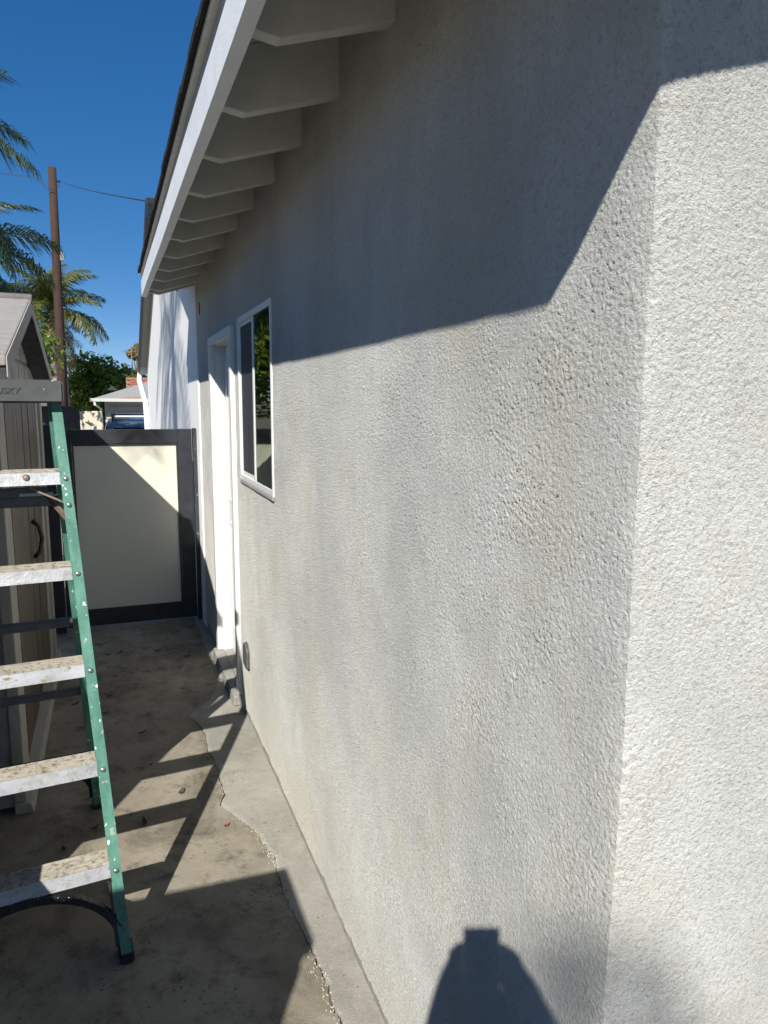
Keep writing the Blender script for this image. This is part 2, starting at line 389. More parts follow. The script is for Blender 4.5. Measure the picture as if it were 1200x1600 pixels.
# passage slab and the newer strip along the wall, parted by a ragged crack
crack = [(-0.10, -3.0), (-0.10, 0.6), (-0.108, 1.4), (-0.114, 1.655), (-0.118, 1.797), (-0.121, 1.929), (-0.122, 2.046), (-0.146, 2.219),
         (-0.129, 2.398), (-0.158, 2.622), (-0.202, 2.733), (-0.250, 2.851), (-0.236, 3.038), (-0.240, 3.25), (-0.245, 3.538), (-0.298, 3.80),
         (-0.16, 4.0), (-0.075, 4.25), (-0.07, 4.7), (-0.07, 5.3), (-0.07, 6.1)]
def crack_x(y):
    for (xa, ya), (xb, yb) in zip(crack, crack[1:]):
        if ya <= y <= yb: return xa + (xb - xa) * (y - ya) / (yb - ya)
    return -0.1
cy = np.unique(np.concatenate([np.arange(-3, 1.3, 0.1), np.arange(1.3, 4.2, 0.012), np.arange(4.2, 6.11, 0.06)]))
j1 = rng.normal(0, 0.002, len(cy)); j1 = j1 + np.interp(cy, cy[::6], rng.normal(0, 0.006, len(cy[::6])))
gap = np.abs(np.interp(cy, cy[::9], rng.normal(0.0015, 0.003, len(cy[::9])))) * np.where(cy > 3.7, 0.2, 1) + 0.0006
mb = MB()
for y, j in zip(cy, j1): mb.v += [(-1.62, y, 0.0), (-0.5, y, 0.0), (crack_x(y) + j, y, 0.0), (crack_x(y) + j + 0.001, y, -0.03)]
for i in range(len(cy) - 1):
    for k in range(3): mb.f.append((4 * i + k, 4 * i + k + 1, 4 * i + k + 5, 4 * i + k + 4))
slab = tag(mb.build('pavement', 'concrete'), kind='structure')
mb = MB()
for y, j, g in zip(cy, j1, gap):
    x = crack_x(y) + j + g
    mb.v += [(x, y, -0.03), (x + 0.001, y, 0.001), (x + 0.012, y, 0.003), (0.03, y, 0.008)]
for i in range(len(cy) - 1):
    for k in range(3): mb.f.append((4 * i + k, 4 * i + k + 1, 4 * i + k + 5, 4 * i + k + 4))
tag(mb.build('pavement_strip', 'concrete_strip'), kind='structure')
# yard south of the house corner
mb = MB().box(0.034, 9, -6, 0.72, -0.048, 0.002); mb.box(-1.62, 9, -9, -3.004, -0.048, -0.001)
tag(mb.build('yard_pavement', 'asphalt'), kind='structure')
# crumbs of grout along the crack
mb = MB()
for i in range(520):
    y = random.choice((random.uniform(1.4, 4.0), random.uniform(1.5, 3.0), random.gauss(2.5, 0.12), random.gauss(1.75, 0.2)))
    if y < 1.3: continue
    x = crack_x(y) + random.gauss(0.004, 0.011); r = random.uniform(0.0006, 0.0024)
    z = 0.001
    ang = random.random() * 6.28
    pts = []
    for k in range(4):
        a = ang + k * 1.57 + random.uniform(-.4, .4); pts.append((x + math.cos(a) * r * random.uniform(.7, 1.7), y + math.sin(a) * r * random.uniform(.7, 1.9), z))
    mb.add(pts + [(x, y, z + r * 0.9 + 0.004)], [(0, 1, 4), (1, 2, 4), (2, 3, 4), (3, 0, 4)])
tag(mb.build('grout_crumbs', 'crumb'), 'pale crumbs of old grout scattered along the crack in the paving', 'grout', kind='stuff')
# ------------------------------------------------------------------ stucco building
house = thing('stucco_building', (0, 0, 0), 'near building with rough grey stucco walls and exposed rafter tails under its eave', 'building')
WY0, WY1 = 0.73, 5.36
DOOR = (3.86, 4.62, 0.075, 2.055); WIN = (2.905, 3.685, 1.318, 2.108)
# noise tile for the stucco relief
N = 2048; PX = 0.0021                          # 4.3 m tile
fx = np.fft.fftfreq(N, PX); FX, FY = np.meshgrid(fx, fx); FR = np.sqrt(FX**2 + FY**2)
def band(lo, hi, seed, ang=None):
    r = np.random.default_rng(seed).normal(size=(N, N)); s = np.fft.fft2(r)
    flt = np.exp(-(FR / hi) ** 2) * (1 - np.exp(-(FR / lo) ** 2))
    if ang is not None:
        th = np.arctan2(FY, FX) - ang; flt = flt * (0.55 + 0.45 * np.cos(th) ** 2)
    o = np.real(np.fft.ifft2(s * flt)); return o / o.std()
n1 = band(85, 150, 1); n2 = band(115, 185, 2); n3 = band(1.5, 6, 3); n4 = band(25, 70, 4)
grain = (np.exp(0.55 * n2) - 1.15) * 0.8 + 0.6 * n1 + 0.22 * n4 - 0.3 * np.abs(n1)
amp = np.clip(0.85 + 0.20 * n3, 0.35, 1.5)
relief = (grain * amp - 0.6 * np.clip(n4 + n1 * 0.5 - 1.4, 0, 3)) * 0.00098 + n3 * 0.0006
def samp(u, v):
    a = (u / PX) % N; b = (v / PX) % N
    i = np.floor(a).astype(int); j = np.floor(b).astype(int); fa = a - i; fb = b - j
    i1 = (i + 1) % N; j1_ = (j + 1) % N
    return (relief[j, i] * (1 - fa) + relief[j, i1] * fa) * (1 - fb) + (relief[j1_, i] * (1 - fa) + relief[j1_, i1] * fa) * fb
# perimeter parameter: negative = end wall (runs away in +X), positive = side wall (runs in +Y)
up = [0.0]
while up[-1] < WY1 - WY0:
    d = up[-1]; up.append(d + (0.0030 if d < 1.0 else 0.0030 + (d - 1.0) * 0.0055))
up[-1] = WY1 - WY0
un = [-0.0030]
while un[-1] > -1.1:
    d = -un[-1]; un.append(un[-1] - (0.0030 if d < 0.42 else 0.0030 + (d - 0.42) * 0.05))
U = np.array(sorted(un) + up)
Zc = np.concatenate([np.arange(0.042, 2.30, 0.0030), np.arange(2.30, 2.72, 0.012)])
UU, ZZ = np.meshgrid(U, Zc)
disp = samp(UU + 1.3, ZZ + 0.4)
disp = disp * np.clip((UU + 1.2) / 0.2, 0.3, 1)
rc = 0.011                                    # small rounded arris
side = UU >= 0
bx = np.where(side, 0.0, -UU); by = np.where(side, WY0 + UU, WY0)
near_c = np.exp(-np.abs(UU) / rc)
nx = np.where(side, -1.0, 0.0); ny = np.where(side, 0.0, -1.0)
nx = nx * (1 - 0.5 * near_c) + np.where(side, 0, -0.5 * near_c); ny = ny * (1 - 0.5 * near_c) + np.where(side, -0.5 * near_c, 0)
wob = 0.004 * np.sin(ZZ * 3.1 + 0.6) + 0.002 * np.sin(ZZ * 9.0)      # the plasterer's arris is not dead straight
dd = disp - 0.006 * near_c
VX = bx + nx * dd; VY = by + ny * dd + wob * np.exp(-np.abs(UU) / 0.10) + 1.6 * samp(ZZ * 0.45 + 0.9, ZZ * 0 + 2.2) * np.exp(-np.abs(UU) / 0.007)
# ragged lower lip of the plaster
lip = np.interp(U, U[::7], np.random.default_rng(5).normal(0, 0.005, len(U[::7])))
VZ = ZZ + np.where(ZZ < 0.05, lip[None, :], 0)
V = np.stack([VX, VY, VZ], -1).reshape(-1, 3)
nu, nzv = len(U), len(Zc)
idx = np.arange(nu * nzv).reshape(nzv, nu)
F = np.stack([idx[:-1, :-1], idx[1:, :-1], idx[1:, 1:], idx[:-1, 1:]], -1).reshape(-1, 4)
cen = V[F].mean(1); uc = UU.reshape(-1)[F].mean(1)
isd = uc > 0
hole = np.zeros(len(F), bool)
for (a, b, z0, z1) in (DOOR, WIN): hole |= isd & (cen[:, 1] > a) & (cen[:, 1] < b) & (cen[:, 2] > z0) & (cen[:, 2] < z1)
F = F[~hole]
me = np_mesh('stucco_wall', V, F, 'stucco')
link('stucco_wall', me, house)
# wall core behind the plaster (closes door and window reveals), footing below the lip
mb = MB()
mb.box(0.012, 0.14, WY0 + 0.012, WIN[0], -0.05, 2.70); mb.box(0.012, 0.14, WIN[1], DOOR[0], -0.05, 2.70); mb.box(0.012, 0.14, DOOR[1], WY1 - 0.001, -0.05, 2.70)
mb.box(0.012, 0.14, WIN[0], WIN[1], -0.05, WIN[2]); mb.box(0.012, 0.14, WIN[0], WIN[1], WIN[3], 2.70)
mb.box(0.012, 0.14, DOOR[0], DOOR[1], DOOR[3], 2.70); mb.box(0.012, 0.14, DOOR[0], DOOR[1], -0.05, 0.05)
mb.build('wall_core', 'footing', house)
mb = MB().box(0.003, 0.0118, WY0 + 0.004, DOOR[0] - 0.032, -0.05, 0.055); mb.box(0.003, 0.0118, DOOR[1] + 0.062, WY1 - 0.001, -0.05, 0.055); mb.box(0.0035, 1.0, WY0 + 0.003, WY0 + 0.0118, -0.05, 0.055)
mb.build('foundation', 'footing', house)
mb = MB().prism([(1.06, WY0 - 0.002, -0.05), (7.4, WY0 - 0.002, -0.05), (7.4, WY0 - 0.002, 2.66), (3.7, WY0 - 0.002, 3.75), (0.14, WY0 - 0.002, 2.68), (0.14, WY0 - 0.002, 2.60), (1.06, WY0 - 0.002, 2.60)], (0, 0.12, 0))
mb.build('gable_wall', 'stucco', house)
mb = MB().box(7.28, 7.40, WY0 + 0.12, WY1, -0.05, 2.62); mb.box(0.14, 7.28, WY1 - 0.12, WY1 - 0.002, -0.05, 2.62)
mb.build('rear_wall', 'stucco', house)
# eave: sheathing, shingle roof, fascia, rafters
SL = 0.30
def roof_z(x): return 2.59 + SL * (x + 0.333)
Y0R, Y1R = 0.366, 5.44
mb = MB().prism([(-0.370, Y0R, roof_z(-0.370)), (3.7, Y0R, roof_z(3.7)), (3.7, Y0R, roof_z(3.7) + 0.016), (-0.370, Y0R, roof_z(-0.370) + 0.016)], (0, Y1R - Y0R, 0))
mb.build('roof_sheathing', 'eave_paint', house)
mb = MB()
for k in range(26):                       # short runs of shingle so that the edge line is not dead straight
    ya = Y0R - 0.055 + k * (Y1R + 0.03 - Y0R + 0.055) / 26; yb = ya + (Y1R - Y0R + 0.085) / 26 + 0.0
    jx = random.uniform(-0.003, 0.003); jz = random.uniform(0, 0.0015)
    z0 = roof_z(-0.384) + 0.0175 + jz
    mb.prism([(-0.386 + jx, ya, z0 - 0.004), (3.7, ya, roof_z(3.7) + 0.0175), (3.7, ya, roof_z(3.7) + 0.034), (-0.386 + jx, ya, z0 + 0.018)], (0, yb - ya, 0))
mb.prism([(3.702, Y0R - 0.02, roof_z(3.7) + 0.001), (7.8, Y0R - 0.02, roof_z(-0.4)), (7.8, Y0R - 0.02, roof_z(-0.4) + 0.03), (3.702, Y0R - 0.02, roof_z(3.7) + 0.034)], (0, Y1R - Y0R + 0.05, 0))
roof = mb.build('roof', 'shingle', house)
def fx_at(y): return -0.3245 - 0.012 * max(0, (y - 2.0) / 3.4)
mb = MB()
cuts = np.linspace(Y0R - 0.0365, Y1R, 18); z0s = [2.424 + 0.0025 * math.sin(y * 3) + 0.004 * (y - 1) / 4 for y in cuts]
for i in range(17):
    ya, yb = cuts[i], cuts[i + 1]
    q = []
    for zz in (0, 1):
        q += [(fx_at(ya) - 0.0335, ya, z0s[i] + zz * 0.106), (fx_at(ya), ya, z0s[i] + zz * 0.106), (fx_at(yb), yb, z0s[i + 1] + zz * 0.106), (fx_at(yb) - 0.0335, yb, z0s[i + 1] + zz * 0.106)]
    o = len(mb.v); mb.hexa(q)
fas = mb.build('fascia', 'trim_white', house)
bm = bmesh.new(); bm.from_mesh(fas.data); bmesh.ops.remove_doubles(bm, verts=bm.verts, dist=1e-5)
inner = [f for f in bm.faces if abs(f.normal.y) > 0.9 and min(abs(v.co.y - Y0R + 0.0365) for v in f.verts) > 0.01 and min(abs(v.co.y - Y1R) for v in f.verts) > 0.01]
bmesh.ops.delete(bm, geom=inner, context='FACES'); bm.to_mesh(fas.data); bm.free()
mb = MB().prism([(-0.348, Y0R - 0.036, 2.5305), (-0.330, Y0R - 0.036, 2.5305), (-0.330, Y0R - 0.036, roof_z(-0.330) - 0.001), (-0.348, Y0R - 0.036, roof_z(-0.348) - 0.001)], (0, Y1R - Y0R + 0.030, 0))
for v_i, (x, y, z) in enumerate(mb.v):
    mb.v[v_i] = (x - (0.010 if y > 3 else 0), y, z)
mb.build('fascia_trim', 'soffit_grey', house)
for k in range(-2, 11):
    y = 1.584 + 0.4064 * k if k < 10 else Y1R - 0.042
    j = random.uniform(-0.003, 0.003)
    poly = [(0.010, y, 2.531 + j), (-0.256, y, 2.448 + j), (-0.308, y, 2.456 + j), (-0.3235, y, 2.456 + j), (-0.3235, y, roof_z(-0.3235) - 0.001), (0.010, y, roof_z(0.010) - 0.001)]
    MB().prism(poly, (0, 0.040, 0)).build('rafter', 'eave_paint', house, bevel=0.003)
# barge board along the rake
mb = MB().prism([(-0.3240, Y0R - 0.0005, 2.424), (3.69, Y0R - 0.0005, 2.424 + SL * 4.01), (3.69, Y0R - 0.002, roof_z(3.69) + 0.0125), (-0.3240, Y0R - 0.002, roof_z(-0.3240) + 0.0125)], (0, -0.036, 0))
mb.build('barge_board', 'trim_white', house)
MB().box(-0.006, 0.004, 5.20, 5.225, 2.30, 2.38).build('bracket', 'brown_metal', house)

# window: sliding sash with screen
win = link('window', None, house)
y0, y1, z0, z1 = WIN
mb = MB(); xo, xi = -0.006, 0.075
mb.box(xo, xi, y0 - 0.006, y0 + 0.012, z0 - 0.010, z1 + 0.006); mb.box(xo, xi, y1 - 0.020, y1 + 0.006, z0 - 0.010, z1 + 0.006)
mb.box(xo + .001, xi, y0 + 0.012, y1 - 0.020, z1 - 0.022, z1 + 0.0055); mb.box(xo + .001, xi, y0 + 0.012, y1 - 0.020, z0 - 0.0095, z0 + 0.018)
mb.build('frame', 'vinyl', win, bevel=0.0025)
MB().box(-0.0075, 0.0, y0 - 0.004, y1 + 0.002, z0 - 0.026, z0 - 0.0115).build('sill', 'soffit_grey', win, bevel=0.002)
ym = 3.292
MB().box(-0.0045, 0.055, ym - 0.014, ym + 0.016, z0 + 0.0185, z1 - 0.0225).build('meeting_stile', 'vinyl', win, bevel=0.002)
mb = MB(); a, b, c0, c1 = ym + 0.018, y1 - 0.0205, z0 + 0.0185, z1 - 0.0225
mb.box(0.002, 0.03, a, a + 0.012, c0, c1); mb.box(0.002, 0.03, b - 0.022, b, c0, c1); mb.box(0.003, 0.03, a + 0.012, b - 0.022, c0, c0 + 0.018); mb.box(0.003, 0.03, a + 0.012, b - 0.022, c1 - 0.018, c1)
mb.build('sash', 'vinyl', win, bevel=0.0015)
MB().box(0.0045, 0.0060, a + 0.010, b - 0.022, c0 + 0.018, c1 - 0.018).build('insect_screen', 'screen', win)
MB().box(0.036, 0.040, a, b, c0, c1).build('pane', 'glass', win)
MB().box(-0.001, 0.003, y0 + 0.011, ym - 0.0135, c0 - .002, c1 + .002).build('pane', 'glass', win)
mb = MB(); ks = 60
for i in range(ks + 1):
    y = y0 - 0.06 + (y1 - y0 + 0.12) * i / ks; x = 0.20 + 0.016 * math.sin(i * 1.35) + 0.006 * math.sin(i * 0.5)
    mb.v += [(x, y, z0 - 0.05), (x, y, z0 + 0.42 + 0.01 * math.sin(i * .9))]
for i in range(ks): mb.f.append((2 * i, 2 * i + 2, 2 * i + 3, 2 * i + 1))
mb.build('curtain', 'curtain', win, smooth=True)
mb = MB(); mb.add([(0.142, 2.3, 0.9), (2.2, 2.3, 0.9), (2.2, 4.6, 0.9), (0.142, 4.6, 0.9), (0.142, 2.3, 2.5), (2.2, 2.3, 2.5), (2.2, 4.6, 2.5), (0.142, 4.6, 2.5)],
                  [(0, 1, 2, 3), (7, 6, 5, 4), (0, 4, 5, 1), (1, 5, 6, 2), (2, 6, 7, 3)])
mb.build('room_lining', 'room', win)

# door with casing
door = link('door', None, house)
y0, y1, z0, z1 = DOOR
mb = MB()
mb.box(-0.024, 0.010, y0 - 0.035, y0 + 0.012, z0, z1 + 0.040); mb.box(-0.024, 0.010, y1 - 0.012, y1 + 0.055, z0, z1 + 0.040); mb.box(-0.023, 0.010, y0 + 0.012, y1 - 0.012, z1 - 0.010, z1 + 0.039)
mb.build('casing', 'door_white', door, bevel=0.003)
mb = MB(); mb.box(0.0105, 0.12, y0 - 0.004, y0 + 0.016, z0, z1); mb.box(0.0105, 0.12, y1 - 0.016, y1 + 0.003, z0, z1); mb.box(0.0105, 0.12, y0 + 0.016, y1 - 0.016, z1 - 0.014, z1 + 0.004)
mb.build('jamb', 'door_white', door)
mb = MB().box(0.066, 0.108, y0 + 0.018, y1 - 0.018, z0 + 0.012, z1 - 0.016)
sl = mb.build('door_slab', 'door_white', door)
for za, zb in ((0.25, 0.95), (1.08, 1.90)):
    for ya, yb in ((y0 + 0.10, y0 + 0.33), (y0 + 0.42, y1 - 0.10)):
        m2 = MB(); m2.box(0.061, 0.0655, ya, yb, za, za + 0.018); m2.box(0.061, 0.0655, ya, yb, zb - 0.018, zb); m2.box(0.061, 0.0655, ya, ya + 0.018, za + 0.019, zb - 0.019); m2.box(0.061, 0.0655, yb - 0.018, yb, za + 0.019, zb - 0.019)
        m2.build('moulding', 'door_white', sl)
MB().tube([(0.065, y0 + 0.07, 0.98), (0.02, y0 + 0.07, 0.98), (0.012, y0 + 0.07, 0.98), (0.008, y0 + 0.07, 0.98)], [0.012, 0.012, 0.026, 0.018], 12).build('door_knob', 'steel', sl, smooth=True)
MB().prism([(-0.052, y0 - 0.03, 0.010), (0.011, y0 - 0.03, 0.010), (0.011, y0 - 0.03, 0.074), (-0.046, y0 - 0.03, 0.066)], (0, y1 - y0 + 0.09, 0)).build('threshold', 'footing', door, bevel=0.006)
MB().box(0.0115, 0.13, y0 + 0.001, y1 - 0.001, 0.051, 0.0745).build('sill', 'footing', door)
# outlet cover with rounded top
oc = link('outlet_cover', None, house)
def stadium(cy_, cz, hw, hh, x):
    pts = []
    for k in range(17):
        a = math.pi * k / 16; pts.append((x, cy_ + hw * math.cos(a), cz + hh * 0.35 + math.sin(a) * hh * 0.65))
    pts += [(x, cy_ - hw, cz - hh * 0.8), (x, cy_ - hw * 0.7, cz - hh), (x, cy_ + hw * 0.7, cz - hh), (x, cy_ + hw, cz - hh * 0.8)]
    return pts
MB().prism(stadium(3.625, 0.375, 0.064, 0.070, -0.000), (-0.006, 0, 0)).build('back_plate', 'cover_grey', oc)
MB().prism(stadium(3.625, 0.375, 0.060, 0.066, -0.0065), (-0.010, 0, 0)).build('lid', 'cover_grey', oc, bevel=0.004)

# ------------------------------------------------------------------ white house beyond the gate
wh = thing('white_house', (0, 8.5, 0), 'white rendered house with steep dark roof edge beyond the gate', 'house')
XW = -0.012; PK = (8.5, 3.80); SLW = 0.405; YF = 12.2
def rz(y): return PK[1] - SLW * abs(y - PK[0])
mb = MB().prism([(XW, WY1 + 0.002, -0.3), (XW, YF, -0.3), (XW, YF, rz(YF)), (XW, PK[0], PK[1]), (XW, WY1 + 0.002, rz(WY1))], (8, 0, 0))
mb.build('wall', 'house_white', wh)
for nm, dx0, dx1, up0, up1, mt in (('soffit', -0.012, 8, 0.005, 0.028, 'soffit_grey'), ('roof', -0.115, 8.1, 0.030, 0.085, 'shingle')):
    mb = MB()
    for ya, yb in ((5.50, PK[0]), (PK[0], YF + 0.25)):
        e = 0.0 if ya != 5.5 else 0.0
        mb.prism([(XW + dx0 - (0.09 if nm == 'soffit' else 0), ya, rz(ya) + up0), (XW + dx0 - (0.09 if nm == 'soffit' else 0), yb, rz(yb) + up0), (XW + dx0 - (0.09 if nm == 'soffit' else 0), yb, rz(yb) + up1), (XW + dx0 - (0.09 if nm == 'soffit' else 0), ya, rz(ya) + up1)], (dx1 - dx0, 0, 0))
    mb.build(nm, mt, wh)
mb = MB()
for ya, yb in ((5.50, PK[0] - 0.001), (PK[0] + 0.001, YF + 0.22)):
    mb.prism([(XW - 0.131, ya, rz(ya) - 0.095), (XW - 0.131, yb, rz(yb) - 0.095), (XW - 0.131, yb, rz(yb) + 0.07), (XW - 0.131, ya, rz(ya) + 0.07)], (0.028, 0, 0))
mb.build('rake_board', 'dark_trim', wh)
ds = MB().tube([(XW - 0.10, YF + 0.20, rz(YF) - 0.14), (XW - 0.12, YF + 0.14, rz(YF) - 0.26), (XW - 0.045, YF + 0.02, rz(YF) - 0.62), (XW - 0.04, YF - 0.04, 1.4), (XW - 0.04, YF - 0.04, -0.2)], 0.042, 8)
ds.build('downspout', 'vinyl', wh, smooth=True)
MB().prism([(XW - 0.13, YF + 0.13, rz(YF + .2) - 0.08), (XW - 0.13, YF + 0.26, rz(YF + .2) - 0.08), (XW - 0.13, YF + 0.29, rz(YF + .2) + 0.03), (XW - 0.13, YF + 0.13, rz(YF + .2) + 0.03)], (8, 0, 0)).build('gutter', 'vinyl', wh)

# ------------------------------------------------------------------ gate
gate = thing('gate', (-0.5, 5.6, 0), 'black framed gate with beige panel closing the passage', 'gate')
mb = MB(); ya, yb = 5.58, 5.625
for a_, b_ in ((-0.985, -0.888), (-0.150, -0.047)): MB().box(a_, b_, ya, yb, 0.03, 1.497).build('stile', 'gate_black', gate, bevel=0.003)
MB().box(-0.887, -0.151, ya + .001, yb - .001, 1.392, 1.496).build('top_rail', 'gate_black', gate, bevel=0.003)
MB().box(-0.887, -0.151, ya + .001, yb - .001, 0.031, 0.146).build('bottom_rail', 'gate_black', gate, bevel=0.003)
MB().box(-0.886, -0.152, 5.592, 5.606, 0.147, 1.391).build('panel', 'gate_panel', gate)
mb = MB()
mb.box(-0.886, -0.875, 5.583, 5.5915, 0.148, 1.390); mb.box(-0.163, -0.152, 5.583, 5.5915, 0.148, 1.390); mb.box(-0.874, -0.164, 5.583, 5.5915, 1.379, 1.390); mb.box(-0.874, -0.164, 5.583, 5.5915, 0.148, 0.159)
mb.build('bead', 'gate_black', gate)
post = tag(MB().box(-0.040, -0.013, 5.555, 5.635, 0.008, 1.502).build('gate_post', 'post_black', bevel=0.002), 'black post speckled with white paint between gate and stucco wall', 'post')
post = tag(MB().box(-1.085, -0.992, 5.56, 5.65, 0.0, 1.53).build('gate_post', 'gate_black', bevel=0.003), 'black gate post next to the storage shed', 'post')

# ------------------------------------------------------------------ storage shed
shed = thing('storage_shed', (-1.9, 4.06, 0), 'weathered resin storage shed with gable roof and board doors behind the ladder', 'shed')
SX = -1.05; SY0, SY1, SYM = 3.09, 5.06, 4.06; SR = 2.165; SE = 0.305
def sz(y): return SR - SE * abs(y - SYM)
mb = MB().prism([(SX - 0.02, SY0 + .01, 0.03), (SX - 0.02, SY1 - .01, 0.03), (SX - 0.02, SY1 - .01, sz(SY1) - .01), (SX - 0.02, SYM, SR - .012), (SX - 0.02, SY0 + .01, sz(SY0) - .01)], (-1.75, 0, 0))
mb.build('wall', 'shed_wall', shed)
for ya, yb in ((SYM, SY0 - 0.16), (SYM, SY1 + 0.15)):
    o = MB().prism([(-0.965, ya, sz(ya) + 0.004), (-0.965, yb, sz(yb) + 0.004), (-0.965, yb, sz(yb) + 0.040), (-0.965, ya, sz(ya) + 0.040)], (-2.0, 0, 0)).build('roof_panel', 'shed_roof', shed, bevel=0.006)
    MB().prism([(-0.960, ya, sz(ya) - 0.035), (-0.960, yb, sz(yb) - 0.035), (-0.960, yb, sz(yb) + 0.036), (-0.960, ya, sz(ya) + 0.036)], (-0.0042, 0, 0)).build('rake_trim', 'shed_trim', shed)
    for k in range(1, 5):
        xx = -0.965 - k * 0.42
        MB().prism([(xx, ya, sz(ya) + 0.041), (xx, yb, sz(yb) + 0.041), (xx, yb, sz(yb) + 0.052), (xx, ya, sz(ya) + 0.052)], (-0.03, 0, 0)).build('roof_rib', 'shed_roof', shed)
MB().tube([(-0.958, SYM, SR + 0.034), (-2.97, SYM, SR + 0.034)], 0.028, 8).build('ridge_cap', 'shed_roof', shed, smooth=True)
# gable face: courses of moulded panels
for row, (zz, zt) in enumerate(((1.795, 1.895), (1.914, 2.01), (2.029, 2.14))):
    yy = SY0 + 0.03 + (0.12 if row % 2 else 0.0)
    while yy < SY1 - 0.1:
        ya_, yb_ = yy, min(yy + 0.262, SY1 - 0.03); yy += 0.285
        top_ = [(q, min(zt, sz(q) - 0.032)) for q in np.linspace(yb_, ya_, 6)]
        if max(z_ for q, z_ in top_) < zz + 0.02: continue
        poly = [(SX - 0.019, q, zz) for q in np.linspace(ya_, yb_, 6) if sz(q) - 0.032 > zz + 0.004] + [(SX - 0.019, q, z_) for q, z_ in top_ if z_ > zz + 0.004]
        if len(poly) < 4: continue
        MB().prism(poly, (0.010, 0, 0)).build('gable_panel', 'shed_trim', shed)
for ya, yb in ((SYM, SY0 - 0.15), (SYM, SY1 + 0.14)):
    MB().prism([(-0.968, ya, sz(ya) - 0.030), (-0.968, yb, sz(yb) - 0.030), (-0.968, yb, sz(yb) + 0.003), (-0.968, ya, sz(ya) + 0.003)], (-0.100, 0, 0)).build('soffit', 'dark_trim', shed)
hd = []
for k in range(13):
    y = SY0 + 0.03 + (SY1 - SY0 - 0.06) * k / 12; hd.append((SX - 0.018, y, 1.745 + 0.035 * math.sin(math.pi * k / 12)))
for k in range(12, -1, -1):
    y = SY0 + 0.03 + (SY1 - SY0 - 0.06) * k / 12; hd.append((SX - 0.018, y, 1.705 + 0.035 * math.sin(math.pi * k / 12)))
MB().prism(hd, (0.035, 0, 0)).build('door_header', 'shed_trim', shed)
for a, b, x1 in ((SY0, SY0 + 0.15, 0.026), (SY0 + 0.157, SY0 + 0.30, 0.012), (SY1 - 0.25, SY1 - 0.13, 0.012), (SY1 - 0.122, SY1, 0.026)):
    MB().box(SX - 0.019, SX + x1, a, b, 0.05, 1.70).build('pilaster', 'shed_trim', shed, bevel=0.006)
for d0, d1 in ((3.40, 4.09), (4.105, 4.80)):
    dr = MB().box(SX - 0.0185, SX - 0.004, d0, d1, 0.10, 1.70).build('door_leaf', 'shed_board', shed)
    nb_ = 5; st = (d1 - d0) / nb_
    for k in range(nb_):
        MB().box(SX - 0.0035, SX + random.uniform(0.006, 0.013), d0 + k * st + 0.004, d0 + (k + 1) * st - 0.004, 0.11, 1.69).build('board', 'shed_board', dr, bevel=0.004)
hp = [(SX + 0.012, 4.20, 1.06), (SX + 0.04, 4.215, 1.03), (SX + 0.052, 4.235, 0.96), (SX + 0.04, 4.215, 0.89), (SX + 0.012, 4.20, 0.86)]
MB().tube(hp, 0.012, 8).build('door_handle', 'black_plastic', shed, smooth=True)
MB().prism([(SX - 0.018, SY0 - 0.01, 0.002), (SX + 0.055, SY0 - 0.01, 0.002), (SX + 0.045, SY0 - 0.01, 0.045), (SX - 0.018, SY0 - 0.01, 0.049)], (0, SY1 - SY0 + 0.02, 0)).build('floor_sill', 'shed_trim', shed, bevel=0.004)

# ------------------------------------------------------------------ step ladder
LA = R(5.0); LO = Vector((-0.654, 2.088, 0)) - Vector((math.cos(LA), math.sin(LA), 0)) * 0.265
lad = thing('step_ladder', LO, 'paint-spattered green fibreglass step ladder with aluminium steps', 'ladder')
lad.rotation_euler = (0, 0, LA)
TX, TY = -0.053, 0.286
def fr_(s, z): return Vector((s * (0.265 + TX * z), TY * z, z))       # front rail line
def rr_(s, z): return Vector((s * (0.252 - 0.052 * z), 0.985 - 0.262 * z, z))
def lb(mb, name, mat, parent=None, bevel=0, smooth=False):            # ladder parts are in ladder space
    p = parent or lad
    me = mb.mesh(name, mat, (0, 0, 0), smooth)
    bm = bmesh.new(); bm.from_mesh(me); bmesh.ops.recalc_face_normals(bm, faces=bm.faces)
    if bevel: bmesh.ops.bevel(bm, geom=list(bm.edges), offset=bevel, segments=2, affect='EDGES', clamp_overlap=True)
    bm.to_mesh(me); bm.free()
    o = bpy.data.objects.new(name, me); C.objects.link(o); o.parent = p; return o
def channel(line, s, z0, z1, depth, fw, back):
    """C channel: web on the outer side, flanges front and back."""
    th = 0.0045; sec = []
    o, i = s * fw / 2, -s * fw / 2; d = depth * back
    pts = [(i, 0), (o, 0), (o, d), (i, d), (i, d - th * back), (o - s * th, d - th * back), (o - s * th, th * back), (i, th * back)]
    a, b = line(s, z0), line(s, z1)
    lo = [a + Vector((x, y, 0)) for x, y in pts]; hi = [b + Vector((x, y, 0)) for x, y in pts]
    n = len(pts); mb = MB()
    mb.add(lo + hi, [(k, (k + 1) % n, n + (k + 1) % n, n + k) for k in range(n)] + [(0, 1, 6, 7), (1, 2, 5, 6), (2, 3, 4, 5), (n, n + 1, n + 6, n + 7), (n + 1, n + 2, n + 5, n + 6), (n + 2, n + 3, n + 4, n + 5)])
    return mb
